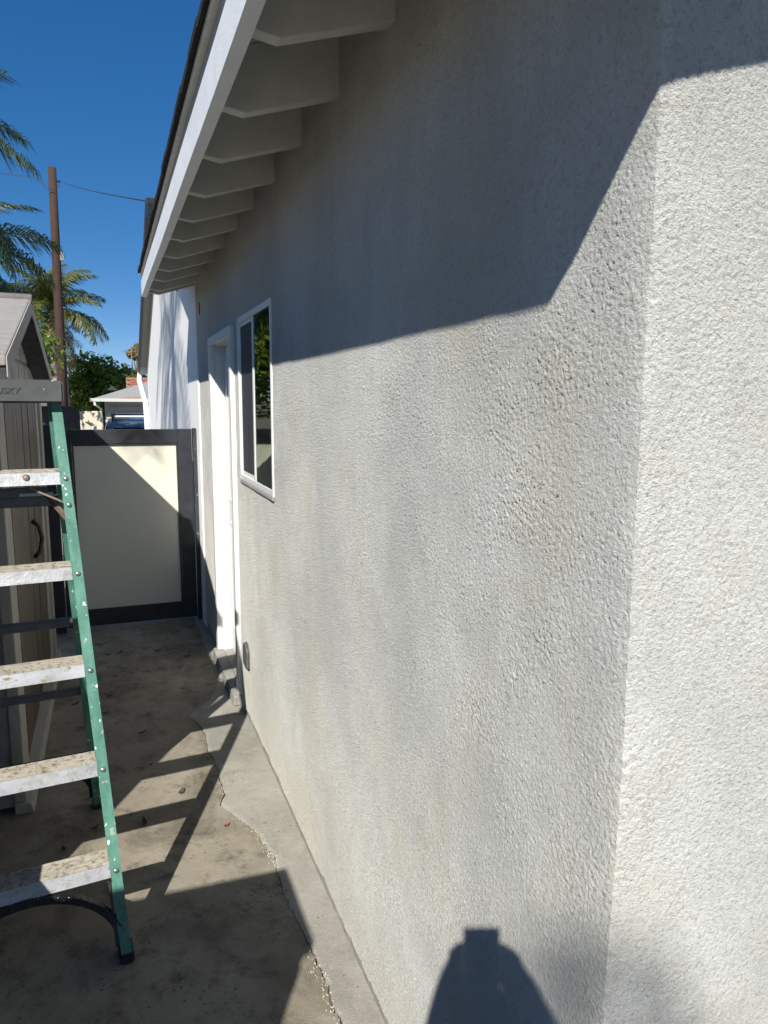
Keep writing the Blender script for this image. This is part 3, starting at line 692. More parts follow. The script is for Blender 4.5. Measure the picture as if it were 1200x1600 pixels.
for s in (1, -1):
    lb(channel(fr_, s, 0.022, 1.72, 0.070, 0.031, 1), 'front_rail', 'green_fibreglass')
    lb(channel(rr_, s, 0.022, 1.70, 0.050, 0.030, -1), 'rear_rail', 'green_fibreglass')
    f = fr_(s, 0.0); lb(MB().box(f.x - 0.021, f.x + 0.021, f.y - 0.004, f.y + 0.080, 0.001, 0.028), 'foot', 'black_plastic', bevel=0.004)
    f = rr_(s, 0.0); lb(MB().box(f.x - 0.019, f.x + 0.019, f.y - 0.056, f.y + 0.006, 0.001, 0.026), 'foot', 'black_plastic', bevel=0.004)
for k in range(5):
    z = 0.289 + 0.2965 * k
    hw = 0.265 + TX * z - 0.016; yf = TY * z
    st = lb(MB().hexa([(-hw - 0.0015, yf + 0.001 - 0.010, z - 0.040), (hw + 0.0015, yf + 0.001 - 0.010, z - 0.040), (hw + 0.0015, yf + 0.005 - 0.010, z - 0.040), (-hw - 0.0015, yf + 0.005 - 0.010, z - 0.040),
                       (-hw, yf + 0.001, z - 0.001), (hw, yf + 0.001, z - 0.001), (hw, yf + 0.005, z - 0.001), (-hw, yf + 0.005, z - 0.001)]), 'step', 'aluminium')
    tr_ = MB().box(-hw, hw, yf + 0.0005, yf + 0.082, z - 0.0005, z + 0.003)
    for q in range(7): tr_.box(-hw, hw, yf + 0.004 + q * 0.011, yf + 0.009 + q * 0.011, z + 0.0032, z + 0.0052)
    lb(tr_, 'tread', 'dirty_tread', st)
    lb(MB().box(-hw, hw, yf + 0.078, yf + 0.082, z - 0.040, z - 0.001), 'rear_lip', 'aluminium', st)
    for s in (1, -1):
        p = fr_(s, z - 0.022); lb(MB().dome(p + Vector((0, -0.0008, 0)), (0, -1, 0.28), 0.0085, 0.006), 'rivet', 'rivet', st, smooth=True)
for s in (1, -1):
    p = fr_(s, 1.37); lb(MB().dome(p + Vector((0, -0.0008, 0)), (0, -1, 0.28), 0.0085, 0.006), 'rivet', 'rivet', smooth=True)
# bolt on the top step, braces under it
z = 0.289 + 0.2965 * 4; lb(MB().dome((0.075, TY * z - 0.001, z - 0.016), (0, -1, 0.2), 0.012, 0.008), 'bolt', 'rust_brown', smooth=True)
for s in (1, -1):
    lb(MB().bar(fr_(s, 1.375) + Vector((-s * 0.012, 0.035, 0)), (s * 0.055, TY * 1.44 + 0.05, 1.437), (0, 1, 0), 0.012, 0.0025), 'brace', 'rust_brown')
    lb(MB().bar(fr_(s, 1.325) + Vector((-s * 0.012, 0.040, 0)), rr_(s, 1.40) + Vector((-s * 0.06, -0.05, 0)), (0, 0, 1), 0.011, 0.0025), 'spreader', 'rust_brown')
# folded pail shelf and rear cross bars
sh = lb(MB().box(-0.15, 0.135, 0.50, 0.53, 1.392, 1.418), 'pail_shelf', 'tool_grey', bevel=0.003)
lb(MB().box(0.05, 0.15, 0.498, 0.512, 1.3905, 1.4005), 'shelf_edge', 'aluminium', sh)
for zc, hh in ((1.36, 0.018), (0.885, 0.016), (0.58, 0.014)):
    a, b = rr_(-1, zc), rr_(1, zc)
    lb(MB().box(a.x + 0.012, b.x - 0.012, a.y - 0.034, a.y - 0.006, zc - hh, zc + hh), 'rear_bar', 'tool_grey', bevel=0.003)
# arched black foot braces under the lowest step (front) and lowest rear bar
def arch(line, ztop, dep, y_in, sgn):
    mb = MB(); n = 18
    for s in (1, -1):
        x0 = line(s, 0.07).x - s * 0.019
        path = []
        for k in range(n + 1):
            t_ = k / n * math.pi / 2
            x = x0 * (1 - (1 - math.cos(t_)) * 1.0); zz = 0.055 + (ztop - 0.055) * math.sin(t_)
            path.append((x, zz))
        for k in range(n):
            (xa, za), (xb, zb) = path[k], path[k + 1]
            wa = 0.020 + 0.012 * abs(0.5 - k / n); wb = 0.020 + 0.012 * abs(0.5 - (k + 1) / n)
            ya_ = line(s, za).y + y_in; yb_ = line(s, zb).y + y_in
            dxv, dzv = xb - xa, zb - za; L_ = math.hypot(dxv, dzv); nx_, nz_ = -dzv / L_ * s, dxv / L_ * s
            if nx_ * s < 0: nx_, nz_ = -nx_, -nz_
            q = [(xa - 0 * nx_, ya_, za), (xb, yb_, zb), (xb, yb_ + dep, zb), (xa, ya_ + dep, za)]
            q2 = [(x + nx_ * w_, y, z_ + abs(nz_) * w_) for (x, y, z_), w_ in zip(q, (wa, wb, wb, wa))]
            if s > 0: mb.hexa(q + q2)
            else: mb.hexa([q[1], q[0], q[3], q[2]] + [q2[1], q2[0], q2[3], q2[2]])
        xr = line(s, 0.16).x - s * 0.0195
        zt = ztop + 0.005
        mb.hexa([(line(s, .06).x - s * 0.0225 - 0.004, line(s, 0.06).y + y_in + .001, 0.05), (line(s, .06).x - s * 0.0225 + 0.004, line(s, 0.06).y + y_in + .001, 0.05), (line(s, .06).x - s * 0.0225 + 0.004, line(s, 0.06).y + y_in + dep, 0.05), (line(s, .06).x - s * 0.0225 - 0.004, line(s, 0.06).y + y_in + dep, 0.05),
                 (line(s, zt).x - s * 0.0225 - 0.004, line(s, zt).y + y_in + .001, zt), (line(s, zt).x - s * 0.0225 + 0.004, line(s, zt).y + y_in + .001, zt), (line(s, zt).x - s * 0.0225 + 0.004, line(s, zt).y + y_in + dep, zt), (line(s, zt).x - s * 0.0225 - 0.004, line(s, zt).y + y_in + dep, zt)])
    return mb
lb(arch(fr_, 0.226, 0.022, 0.002, 1), 'foot_brace', 'black_plastic')
lb(arch(rr_, 0.24, 0.020, -0.028, 1), 'foot_brace', 'black_plastic')
a, b = rr_(-1, 0.265), rr_(1, 0.265)
lb(MB().box(a.x + 0.012, b.x - 0.012, a.y - 0.034, a.y - 0.006, 0.25, 0.28), 'rear_bar', 'black_plastic', bevel=0.003)
cap = lb(MB().box(-0.198, 0.198, 0.440, 0.625, 1.693, 1.764), 'top_cap', 'grey_plastic', bevel=0.006)
lb(MB().box(-0.16, 0.16, 0.47, 0.60, 1.7642, 1.7665), 'tool_tray', 'tool_grey', cap, bevel=0.001)
def text_part(body, size, mat, shear, name, parent, M4, extrude):
    cu = bpy.data.curves.new(name, 'FONT'); cu.body = body; cu.size = size; cu.shear = shear; cu.extrude = extrude; cu.align_x = 'CENTER'; cu.space_character = 1.08; cu.offset = size * 0.012
    tmp = bpy.data.objects.new('tmp', cu); C.objects.link(tmp)
    dg = bpy.context.evaluated_depsgraph_get(); me = bpy.data.meshes.new_from_object(tmp.evaluated_get(dg))
    bpy.data.objects.remove(tmp); me.transform(M4); me.materials.clear(); me.materials.append(M[mat]); me.name = name
    o = bpy.data.objects.new(name, me); C.objects.link(o); o.parent = parent; return o
text_part('HUSKY', 0.0255, 'letter_grey', 0.25, 'lettering', cap, Matrix.Translation((0.030, 0.4395, 1.722)) @ Matrix.Rotation(R(90), 4, 'X'), 0.0012)

# ------------------------------------------------------------------ plants
def frond_mesh(name, L, droop, leaf, nleaf, mat, seed, width=0.035, rise=0.5, hang=0.8):
    """An arching feather frond along +X, growing from the origin."""
    r = random.Random(seed); mb = MB(); n = 14; pts = []
    for i in range(n + 1):
        t_ = i / n; pts.append(Vector((L * (t_ - 0.10 * t_ ** 3), 0, rise * L * t_ - droop * L * t_ ** 2.1)))
    mb.tube(pts, [0.022 * (1 - 0.85 * i / n) + 0.003 for i in range(n + 1)], 5)
    for k in range(nleaf):
        t_ = 0.10 + 0.90 * (k + r.random() * 0.6) / nleaf
        i = min(int(t_ * n), n - 1); f_ = t_ * n - i; p = pts[i].lerp(pts[i + 1], f_); d = (pts[i + 1] - pts[i]).normalized()
        ll = leaf * (math.sin(math.pi * min(0.97, 0.14 + t_ * 0.78)) ** 0.7) * r.uniform(0.75, 1.1)
        for s in (1, -1):
            sd = Vector((0, s, 0)); up_ = d.cross(sd) * s
            out_ = (sd * r.uniform(0.65, 0.95) + d * r.uniform(0.45, 0.85) + Vector((0, 0, r.uniform(-0.25, 0.35)))).normalized()
            a = p; b = p + out_ * ll * 0.45; c_ = b + (out_ * 0.55 + Vector((0, 0, -hang * r.uniform(0.6, 1.2)))).normalized() * ll * 0.55
            wv_ = d * width * 0.5
            mb.add([a - wv_ * 0.5, a + wv_ * 0.5, b + wv_, b - wv_, c_ + wv_ * 0.1, c_ - wv_ * 0.1], [(0, 1, 2, 3), (3, 2, 4, 5)])
    return mb.mesh(name, mat)
def palm(name, loc, height, L, nf, label, mat='palm_dark', leaf=0.45, nleaf=46, seed=1, lean=(0, 0), trunk_r=0.13, group=None, dry=0, cz=(-0.35, 1.25), az=None, dense=1.0, wid=0.030):
    r = random.Random(seed); root = thing(name, loc, label, 'palm', group)
    top = Vector((lean[0], lean[1], height)); pts = []
    for i in range(13):
        t_ = i / 12; pts.append(Vector((lean[0] * t_ ** 1.5, lean[1] * t_ ** 1.5, height * t_)))
    rad = [trunk_r * (1.25 - 0.45 * (i / 12)) * (1 + 0.05 * (i % 2)) for i in range(13)]
    o = link('trunk', MB().tube(pts, rad, 10).mesh('trunk', 'palm_bark', (0, 0, 0), True), root)
    meshes = [frond_mesh('frond', L * q, dr, leaf, int(nleaf * dense), mat, seed * 10 + i, wid, ri, hg) for i, (q, dr, ri, hg) in enumerate(((1.0, 0.55, 0.45, 0.7), (0.92, 0.85, 0.42, 1.0), (1.05, 0.65, 0.60, 0.9)))]
    dm = frond_mesh('frond', L * 0.85, 0.9, leaf, int(nleaf * dense), 'palm_dry', seed * 10 + 7, 0.035, 0.2, 1.2) if dry else None
    for k in range(nf):
        me = meshes[k % 3]
        if dm and k < dry: me = dm
        o = link('frond', me, root)
        tilt = cz[0] + (cz[1] - cz[0]) * ((k + 0.5) / nf) ** 1.15
        a = k * 2.399 + r.uniform(-.25, .25) if az is None else az[k % len(az)] + r.uniform(-.08, .08)
        o.matrix_local = Matrix.Translation(top + Vector((0, 0, 0.1 * k / nf))) @ Matrix.Rotation(a, 4, 'Z') @ Matrix.Rotation(-tilt, 4, 'Y') @ Matrix.Rotation(r.uniform(-.5, .5), 4, 'X')
    return root
def leaf_cloud(blobs, n, size, seed):
    """Leaves spread through clumps: quads in random poses, most near each clump's skin."""
    g = np.random.default_rng(seed); B = np.array(blobs, float); w_ = B[:, 3] ** 2; w_ /= w_.sum()
    ci = g.choice(len(B), n, p=w_); d = g.normal(size=(n, 3)); d /= np.linalg.norm(d, axis=1)[:, None]
    rr = B[ci, 3] * np.clip(g.normal(0.86, 0.17, n), 0.1, 1.2)
    P = B[ci, :3] + d * rr[:, None] * np.array([1, 1, 0.85])
    nr = d + g.normal(0, 0.65, (n, 3)); nr /= np.linalg.norm(nr, axis=1)[:, None]
    a = np.cross(nr, g.normal(size=(n, 3))); a /= np.linalg.norm(a, axis=1)[:, None]; b = np.cross(nr, a)
    s = size * g.uniform(0.6, 1.35, n)[:, None]
    V = np.stack([P - a * s, P - b * s * 0.5 + nr * s * 0.12, P + a * s, P + b * s * 0.5 + nr * s * 0.12], 1).reshape(-1, 3)
    return V, np.arange(4 * n).reshape(-1, 4)
def tree(name, loc, label, mat, R0, zc, n, size, seed, nb=26, cat='tree', group=None, sq=(1, 1, 1), trunk=0.14, blob=0.42):
    r = random.Random(seed); root = thing(name, loc, label, cat, group); blobs = []
    for k in range(nb):
        d = Vector((r.gauss(0, 1), r.gauss(0, 1), r.gauss(0.1, 1))).normalized() * R0 * r.uniform(0.25, 0.80)
        blobs.append((d.x * sq[0], d.y * sq[1], zc + d.z * sq[2], R0 * r.uniform(0.6, 1.15) * blob))
    V, F = leaf_cloud(blobs, n, size, seed)
    link('crown', np_mesh('crown', V, F, mat, False), root)
    mb = MB(); mb.tube([(0, 0, 0), (0.03, 0.02, zc * 0.35), (0, 0, zc * 0.75)], [trunk * 1.2, trunk, trunk * 0.7], 8)
    for b in blobs[:8]: mb.tube([(0, 0, zc * 0.6), (b[0] * .4, b[1] * .4, zc * .6 + (b[2] - zc * .6) * .55), (b[0] * .9, b[1] * .9, b[2])], [trunk * .5, trunk * .32, trunk * .1], 6)
    link('trunk', mb.mesh('trunk', 'bark', (0, 0, 0), True), root)
    return root
# in view over the shed and the gate
palm('feather_palm', (-3.45, 10.8, -0.15), 4.65, 2.35, 15, 'dark green feather palm whose fronds hang in at the left edge above the shed', seed=3, wid=0.020, leaf=0.62, nleaf=125, cz=(-0.5, 1.2))
palm('feather_palm', (-3.0, 13.0, -0.2), 3.9, 1.9, 15, 'shorter feather palm directly behind the shed roof', 'palm_dark', seed=5, wid=0.022, leaf=0.55, nleaf=100, cz=(-0.6, 1.1))
palm('feather_palm', (-2.95, 38.0, -0.7), 6.5, 2.9, 34, 'sunlit yellow-green palm behind the wooden utility pole', 'palm_light', seed=8, wid=0.05, leaf=0.75, nleaf=70, cz=(-0.75, 1.2), dry=4, trunk_r=0.17)
palm('feather_palm', (-2.55, 39.0, -0.7), 5.4, 1.9, 8, 'slim pale-trunked palm leaning beside the yellow-green palm', 'palm_light', seed=9, leaf=0.5, nleaf=36, cz=(-0.8, 1.0), dry=3, trunk_r=0.15)
tree('broadleaf_tree', (-0.85, 42, -0.7), 'round bushy green tree behind the garage roof', 'leaf_mid', 2.2, 2.75, 16000, 0.12, 21, nb=46, sq=(1.05, 0.8, 1.0), blob=0.36)
tree('broadleaf_tree', (-4.4, 21, -0.5), 'leafy yellow-green tree left of the far palms, its crown behind the shed', 'leaf_mid', 2.3, 3.6, 9000, 0.11, 27, nb=30, blob=0.42)
tree('broadleaf_tree', (0.9, 58, -0.7), 'dark distant tree right of the round green tree', 'leaf_dark', 2.3, 3.0, 4000, 0.2, 22, nb=20, sq=(1.2, .8, .9))
tree('fan_palm', (1.33, 50, -0.7), 'far ochre palm crown just showing beside the white house', 'palm_dry', 0.75, 5.7, 1500, 0.13, 23, nb=8, cat='palm')
tree('shrub', (-1.42, 8.3, -0.1), 'dark leafy shrub behind the gate post', 'leaf_dark', 0.62, 1.15, 3800, 0.035, 24, nb=20, cat='shrub', trunk=0.04, sq=(0.6, 0.9, 1.0))
tree('shrub', (-1.22, 16.0, -0.27), 'small yellow-green shrub beside the blue car', 'leaf_yellow', 0.42, 1.12, 1800, 0.04, 25, nb=12, cat='shrub', trunk=0.03, sq=(0.7, 0.8, 0.8))
# palms standing outside the picture whose shade falls into it
palm('feather_palm', (-3.25, 1.75, 0), 7.4, 2.0, 17, 'tall palm left of the passage shading the white house', seed=12, leaf=0.55, nleaf=40, cz=(-0.7, 1.0))

palm('feather_palm', (-5.10, -8.3, 0), 7.24, 1.8, 15, 'palm far behind the photographer, south of the yard', seed=14, leaf=0.5, nleaf=40, cz=(-0.7, 1.0))

# ------------------------------------------------------------------ utility pole, wires, antenna
up_ = thing('utility_pole', (-2.24, 30, -0.7), 'tall brown wooden utility pole with a small bracket', 'utility pole')
link('pole', MB().tube([(0, 0, 0), (0.05, 0, 4), (0.10, 0, 8), (0.135, 0, 10.80)], [0.185, 0.17, 0.15, 0.14], 12).mesh('pole', 'pole_wood', (0, 0, 0), True), up_)
link('pole_bracket', MB().box(0.19, 0.36, -0.08, 0.08, 7.55, 7.85).mesh('pole_bracket', 'antenna_metal'), up_)
link('insulator', MB().tube([(0.26, 0, 10.34), (0.36, 0, 10.36)], [0.03, 0.05], 8).mesh('insulator', 'wire_black', (0, 0, 0), True), up_)
def wire(a, b, sag, n=24):
    a, b = Vector(a), Vector(b)
    return [a.lerp(b, i / n) - Vector((0, 0, sag * 4 * (i / n) * (1 - i / n))) for i in range(n + 1)]
tag(MB().tube(wire((-1.9, 30, 9.66), (-0.10, 8.45, 3.83), 0.05), 0.008, 5).build('overhead_wire', 'wire_black', smooth=True), 'thin service wire running from pole to white house', 'wire')
tag(MB().tube([(-1.86, 29.86, 9.64), (-1.88, 29.8, 9.45), (-2.05, 29.76, 9.28), (-2.35, 29.76, 9.32), (-2.52, 29.9, 9.55), (-2.7, 30, 9.68), (-9, 31, 10.1)], 0.011, 5).build('overhead_wire', 'wire_black', smooth=True), 'looped wire going left from the top of the pole', 'wire')
an = thing('roof_antenna', (0.66, 40, -0.6), 'thin television antenna above the garage roof', 'antenna')
link('mast', MB().tube([(0, 0, 0), (0, 0, 4.95)], 0.03, 6).mesh('mast', 'antenna_metal'), an)
mb = MB().tube([(-0.45, 0, 4.86), (0.45, 0, 4.9)], 0.016, 5)
for k in range(6): mb.tube([(-0.42 + k * 0.16, -0.35, 4.87), (-0.42 + k * 0.16, 0.35, 4.87)], 0.010, 4)
for k in range(3): mb.tube([(-0.3 + k * 0.3, 0, 4.8), (-0.3 + k * 0.3, 0, 5.0)], 0.012, 4)
link('boom', mb.mesh('boom', 'antenna_metal'), an)

# ------------------------------------------------------------------ garage, wall, car beyond the gate
ga = thing('garage', (2.2, 27, -0.66), 'low garage with grey hip roof and white sectional door', 'garage')
GZ = -0.66; EZ = 1.76
MB().box(-0.72, 5.4, 24.6, 30, GZ, EZ - 0.02).build('wall', 'garage_wall', ga)
hip = MB().add([(-1.12, 24.2, EZ), (5.8, 24.2, EZ), (5.8, 30.4, EZ), (-1.12, 30.4, EZ), (1.75, 27.2, EZ + 0.98), (3.0, 27.2, EZ + 0.98)], [(0, 1, 5, 4), (1, 2, 5), (2, 3, 4, 5), (3, 0, 4), (3, 2, 1, 0)])
rf = hip.build('roof', 'shingle_grey', ga)
MB().add([(-0.62, 25.2, EZ + 0.30), (-0.30, 25.2, EZ + 0.30), (-0.46, 25.2, EZ + 0.45), (-0.46, 25.9, EZ + 0.47)], [(0, 1, 2), (0, 2, 3), (1, 3, 2)]).build('roof_vent', 'dark_trim', rf)
ch = link('chimney', None, ga)
MB().box(0.05, 0.95, 27.95, 28.55, EZ - 0.1, EZ + 0.80).build('chimney_core', 'mortar', ch)
bk = MB().box(-0.11, 0.11, -0.035, 0.035, -0.032, 0.032).mesh('brick', 'brick')
for row in range(11):
    for k in range(4):
        o = link('brick', bk, ch); o.location = Vector((0.16 + k * 0.225 + (0.1 if row % 2 else 0), 27.93, EZ + 0.0 + row * 0.075)) - Vector((2.2, 27, -0.66))
MB().prism([(-1.14, 24.08, EZ - 0.07), (-1.14, 24.19, EZ - 0.07), (-1.14, 24.19, EZ + 0.03), (-1.14, 24.05, EZ + 0.03)], (6.9, 0, 0)).build('gutter', 'vinyl', ga)
MB().tube([(-1.02, 24.13, EZ - 0.05), (-1.0, 24.13, EZ - 0.16), (-0.84, 24.5, EZ - 0.30), (-0.80, 24.54, GZ)], 0.04, 8).build('downspout', 'vinyl', ga)
gd = link('garage_door', None, ga)
for k in range(4): MB().box(-0.42, 2.6, 24.55, 24.597, GZ + 0.02 + k * 0.50, GZ + 0.505 + k * 0.50).build('door_panel', 'vinyl', gd, bevel=0.012)
MB().box(-0.60, 2.8, 24.52, 24.598, GZ + 2.03, GZ + 2.2).build('lintel', 'soffit_grey', ga)
tag(MB().box(0.05, 0.34, 24.22, 24.36, EZ + 0.012, EZ + 0.072).build('roof_tile', 'clay', bevel=0.015), 'red clay tile lying on the garage eave, left of the green one', 'tile')
tag(MB().box(-0.24, 0.02, 24.24, 24.4, EZ + 0.014, EZ + 0.064).build('roof_tile', 'clay', bevel=0.015), 'leftmost red piece on the garage eave', 'tile')
tag(MB().box(0.40, 0.95, 24.22, 24.4, EZ + 0.012, EZ + 0.07).build('roof_tile', 'clay', bevel=0.015), 'long orange clay piece on the garage eave by the downspout', 'tile')
tag(MB().box(-1.38, -0.80, 22.0, 22.2, -0.58, 1.42).build('garden_wall', 'tan_wall', bevel=0.02), 'short cream garden wall left of the garage', 'wall')
tag(MB().prism([(-2.5, 23.0, -0.64), (-1.36, 23.0, -0.64), (-1.36, 23.0, 1.42), (-1.7, 23.0, 1.55), (-2.5, 23.0, 1.55)], (0, 0.2, 0)).build('garden_wall', 'dark_trim'), 'dark grey screen wall behind the shrubs', 'wall')

car = thing('parked_car', (0.07, 17.2, -0.29), 'dark blue parked car with roof rails, its roof showing over the gate', 'car')
W2 = 0.92
prof = [(-2.2, 0.35), (-2.22, 0.75), (-2.1, 1.0), (-1.0, 1.06), (1.3, 1.08), (2.15, 0.98), (2.25, 0.7), (2.2, 0.35)]
mb = MB(); lo = [(-W2, y, z) for y, z in prof]; n = len(prof)
mb.add([(x * (0.93 if z > 0.9 else 1), y, z) for x, y, z in lo] + [(-x * (0.93 if z > 0.9 else 1), y, z) for x, y, z in lo], [tuple(range(n)), tuple(range(2 * n - 1, n - 1, -1))] + [(i, n + i, n + (i + 1) % n, (i + 1) % n) for i in range(n)])
me = mb.mesh('body', 'car_paint'); bm = bmesh.new(); bm.from_mesh(me); bmesh.ops.recalc_face_normals(bm, faces=bm.faces); bmesh.ops.bevel(bm, geom=list(bm.edges), offset=0.05, segments=3, affect='EDGES', clamp_overlap=True); bm.to_mesh(me); bm.free(); me.polygons.foreach_set('use_smooth', [True] * len(me.polygons)); link('body', me, car)
cp = [(-2.02, 1.02), (-1.55, 1.52), (-1.2, 1.60), (0.2, 1.645), (0.75, 1.60), (1.55, 1.06)]; n = len(cp)
ww = [0.86, 0.72, 0.69, 0.69, 0.70, 0.86]
mb = MB().add([(-w_, y, z) for (y, z), w_ in zip(cp, ww)] + [(w_, y, z) for (y, z), w_ in zip(cp, ww)], [tuple(range(n)), tuple(range(2 * n - 1, n - 1, -1))] + [(i, n + i, n + i + 1, i + 1) for i in range(n - 1)])
me = mb.mesh('cabin', 'car_paint'); bm = bmesh.new(); bm.from_mesh(me); bmesh.ops.recalc_face_normals(bm, faces=bm.faces); bmesh.ops.bevel(bm, geom=list(bm.edges), offset=0.06, segments=3, affect='EDGES', clamp_overlap=True); bm.to_mesh(me); bm.free(); me.polygons.foreach_set('use_smooth', [True] * len(me.polygons)); link('cabin', me, car)
link('rear_window', MB().hexa([(-0.68, -1.985, 1.12), (0.68, -1.985, 1.12), (0.68, -1.95, 1.12), (-0.68, -1.95, 1.12), (-0.60, -1.665, 1.46), (0.60, -1.665, 1.46), (0.60, -1.63, 1.46), (-0.60, -1.63, 1.46)]).mesh('rear_window', 'car_glass'), car)
for s in (-1, 1):
    link('side_window', MB().hexa([(s * 0.83 - .02, -1.5, 1.12), (s * 0.83 + .02, -1.5, 1.12), (s * 0.83 + .02, 1.2, 1.12), (s * 0.83 - .02, 1.2, 1.12), (s * 0.735 - .02, -1.3, 1.48), (s * 0.735 + .02, -1.3, 1.48), (s * 0.735 + .02, 0.6, 1.48), (s * 0.735 - .02, 0.6, 1.48)]).mesh('side_window', 'car_glass'), car)
    link('roof_rail', MB().tube([(s * 0.62, -1.35, 1.59), (s * 0.62, -1.2, 1.68), (s * 0.62, 0.1, 1.715), (s * 0.62, 0.35, 1.63)], 0.018, 6).mesh('roof_rail', 'rubber', (0, 0, 0), True), car)
    link('tail_lamp', MB().box(s * 0.78 - 0.09, s * 0.78 + 0.09, -2.245, -2.19, 0.72, 0.92).mesh('tail_lamp', 'lamp_red'), car)
    for yw in (-1.35, 1.4):
        wl = link('wheel', None, car)
        link('tyre', MB().tube([(s * 0.72, yw, 0.33), (s * 0.74, yw, 0.33), (s * 0.90, yw, 0.33), (s * 0.92, yw, 0.33)], [0.29, 0.335, 0.335, 0.29], 24).mesh('tyre', 'rubber'), wl)
        link('rim', MB().tube([(s * 0.90, yw, 0.33), (s * 0.925, yw, 0.33)], [0.21, 0.19], 16).mesh('rim', 'steel'), wl)
for yy in (-0.75, -0.05): link('cross_bar', MB().tube([(-0.62, yy, 1.705), (0.62, yy, 1.705)], 0.014, 6).mesh('cross_bar', 'rubber'), car)
link('aerial', MB().tube([(0.15, -1.35, 1.59), (0.15, -1.42, 1.68)], [0.02, 0.006], 6).mesh('aerial', 'rubber'), car)

# ------------------------------------------------------------------ things beside the camera whose shade falls into the picture
fence = thing('board_fence', (-1.32, 2.5, 0), 'tall weathered wooden board fence left of the ladder', 'fence')
y = 1.885
while y < 3.0:
    MB().box(-1.345, -1.322, y, y + 0.135, 0.0, 2.05 + random.uniform(-0.02, 0.03)).build('board', 'fence_wood', fence, bevel=0.003); y += 0.138
for zz in (0.35, 1.0, 1.7): MB().box(-1.385, -1.346, 1.89, 3.0, zz, zz + 0.085).build('rail', 'fence_wood', fence)
for yy in (1.9, 2.9): MB().box(-1.48, -1.386, yy, yy + 0.09, 0, 1.95).build('post', 'fence_wood', fence)
cab = thing('storage_cabinet', (-1.5, 0.5, 0), 'tall grey resin cabinet left of the photographer', 'cabinet')
MB().box(-1.95, -1.065, 0.33, 0.69, 0.0, 1.50).build('body', 'shed_wall', cab, bevel=0.008)
MB().prism([(-1.97, 0.315, 1.501), (-1.05, 0.315, 1.501), (-1.05, 0.315, 1.55), (-1.97, 0.315, 1.58)], (0, 0.39, 0)).build('lid', 'shed_trim', cab, bevel=0.008)
for a, b in ((-1.945, -1.512), (-1.508, -1.07)): MB().box(a, b, 0.310, 0.329, 0.05, 1.47).build('door', 'shed_trim', cab, bevel=0.006)
for a in (-1.55, -1.47): MB().box(a - .012, a + .012, 0.292, 0.3095, 0.7, 0.82).build('handle', 'black_plastic', cab)

pb = thing('shade_box', (-1.3, 1.55, 0), 'unseen low grey wooden planter box standing before the board fence', 'blocker')  # added low box out of view, blocks sun from a sliver of paving
MB().box(-1.42, -1.20, 1.22, 1.86, 0.0, 0.74).build('box', 'fence_wood', pb, bevel=0.006)
MB().box(-1.44, -1.18, 1.20, 1.88, 0.741, 0.775).build('rim', 'fence_wood', pb, bevel=0.004)
# ------------------------------------------------------------------ the photographer, holding the phone behind the lens
FW = Vector((math.sin(R(21.1)), math.cos(R(21.1)), 0)); RT = Vector((FW.y, -FW.x, 0)); UPV = Vector((0, 0, 1))
def body(p): return CAM + RT * p[0] + FW * p[1] + UPV * (p[2] - CAM.z)
fwd = -(CR @ Vector((0, 0, 1))); cup = CR @ Vector((0, 1, 0)); crt = CR @ Vector((1, 0, 0))
pc = CAM - fwd * 0.014 - cup * 0.055 - crt * 0.004
ph = MB(); ph.hexa([pc + crt * a * 0.0355 + fwd * b * 0.004 + cup * c_ * 0.073 for c_ in (-1, 1) for a, b in ((-1, -1), (1, -1), (1, 1), (-1, 1))])
tag(ph.build('phone', 'phone_black', bevel=0.003), 'black phone held up in both hands by the photographer', 'phone')
per = thing('person', body((0, -0.30, 0)), 'person in dark shirt and trousers holding up a phone with both hands', 'person')
sk = []; edges = []; radii = []
def node(p, r, prev=None):
    sk.append(tuple(body(p) - wloc(per))); radii.append(r)
    if prev is not None: edges.append((prev, len(sk) - 1))
    return len(sk) - 1
Bk = -0.27
pel = node((0, Bk, 0.98), 0.150); wai = node((0, Bk, 1.12), 0.140, pel); chs = node((0, Bk, 1.32), 0.155, wai); shd = node((0, Bk - .01, 1.42), 0.11, chs)
nek = node((0, Bk + 0.01, 1.50), 0.058, shd); hd0 = node((0, Bk + 0.03, 1.56), 0.075, nek); hd1 = node((0, Bk + 0.02, 1.645), 0.098, hd0); hd2 = node((0, Bk + 0.01, 1.715), 0.070, hd1)
jaw = node((0, Bk + 0.085, 1.555), 0.048, hd0); nse = node((0, Bk + 0.118, 1.62), 0.018, hd1)
for s in (1, -1):
    ear = node((s * 0.098, Bk + 0.01, 1.63), 0.016, hd1)
    hp_ = node((s * 0.10, Bk, 0.92), 0.105, pel); kn = node((s * 0.12, Bk + 0.02, 0.50), 0.066, hp_); an_ = node((s * 0.13, Bk, 0.09), 0.045, kn); to = node((s * 0.15, Bk + 0.15, 0.035), 0.034, an_)
    sh_ = node((s * 0.185, Bk, 1.385), 0.058, shd); el = node((0.25, Bk + 0.11, 1.36), 0.046, sh_) if s > 0 else node((-0.19, Bk + 0.10, 1.24), 0.048, sh_); wr = node((s * 0.088, -0.060, 1.57), 0.034, el)
    pm = node((s * 0.060, -0.032, 1.622), 0.031, wr)
    for q in range(4):
        zf = 1.588 + q * 0.021
        f1 = node((s * (0.055 + 0.002 * q), -0.004 + 0.002 * q, zf), 0.0095, pm); f2 = node((s * 0.041, 0.016, zf + 0.006), 0.0085, f1); f3 = node((s * (0.024 - 0.002 * abs(q - 1.5)), 0.013, zf + 0.008), 0.0075, f2)
    th1 = node((s * 0.047, -0.052, 1.625), 0.011, pm); th2 = node((s * 0.028, -0.047, 1.648), 0.009, th1)
me = bpy.data.meshes.new('body'); me.from_pydata(sk, edges, []); me.update()
ob = bpy.data.objects.new('tmp', me); C.objects.link(ob)
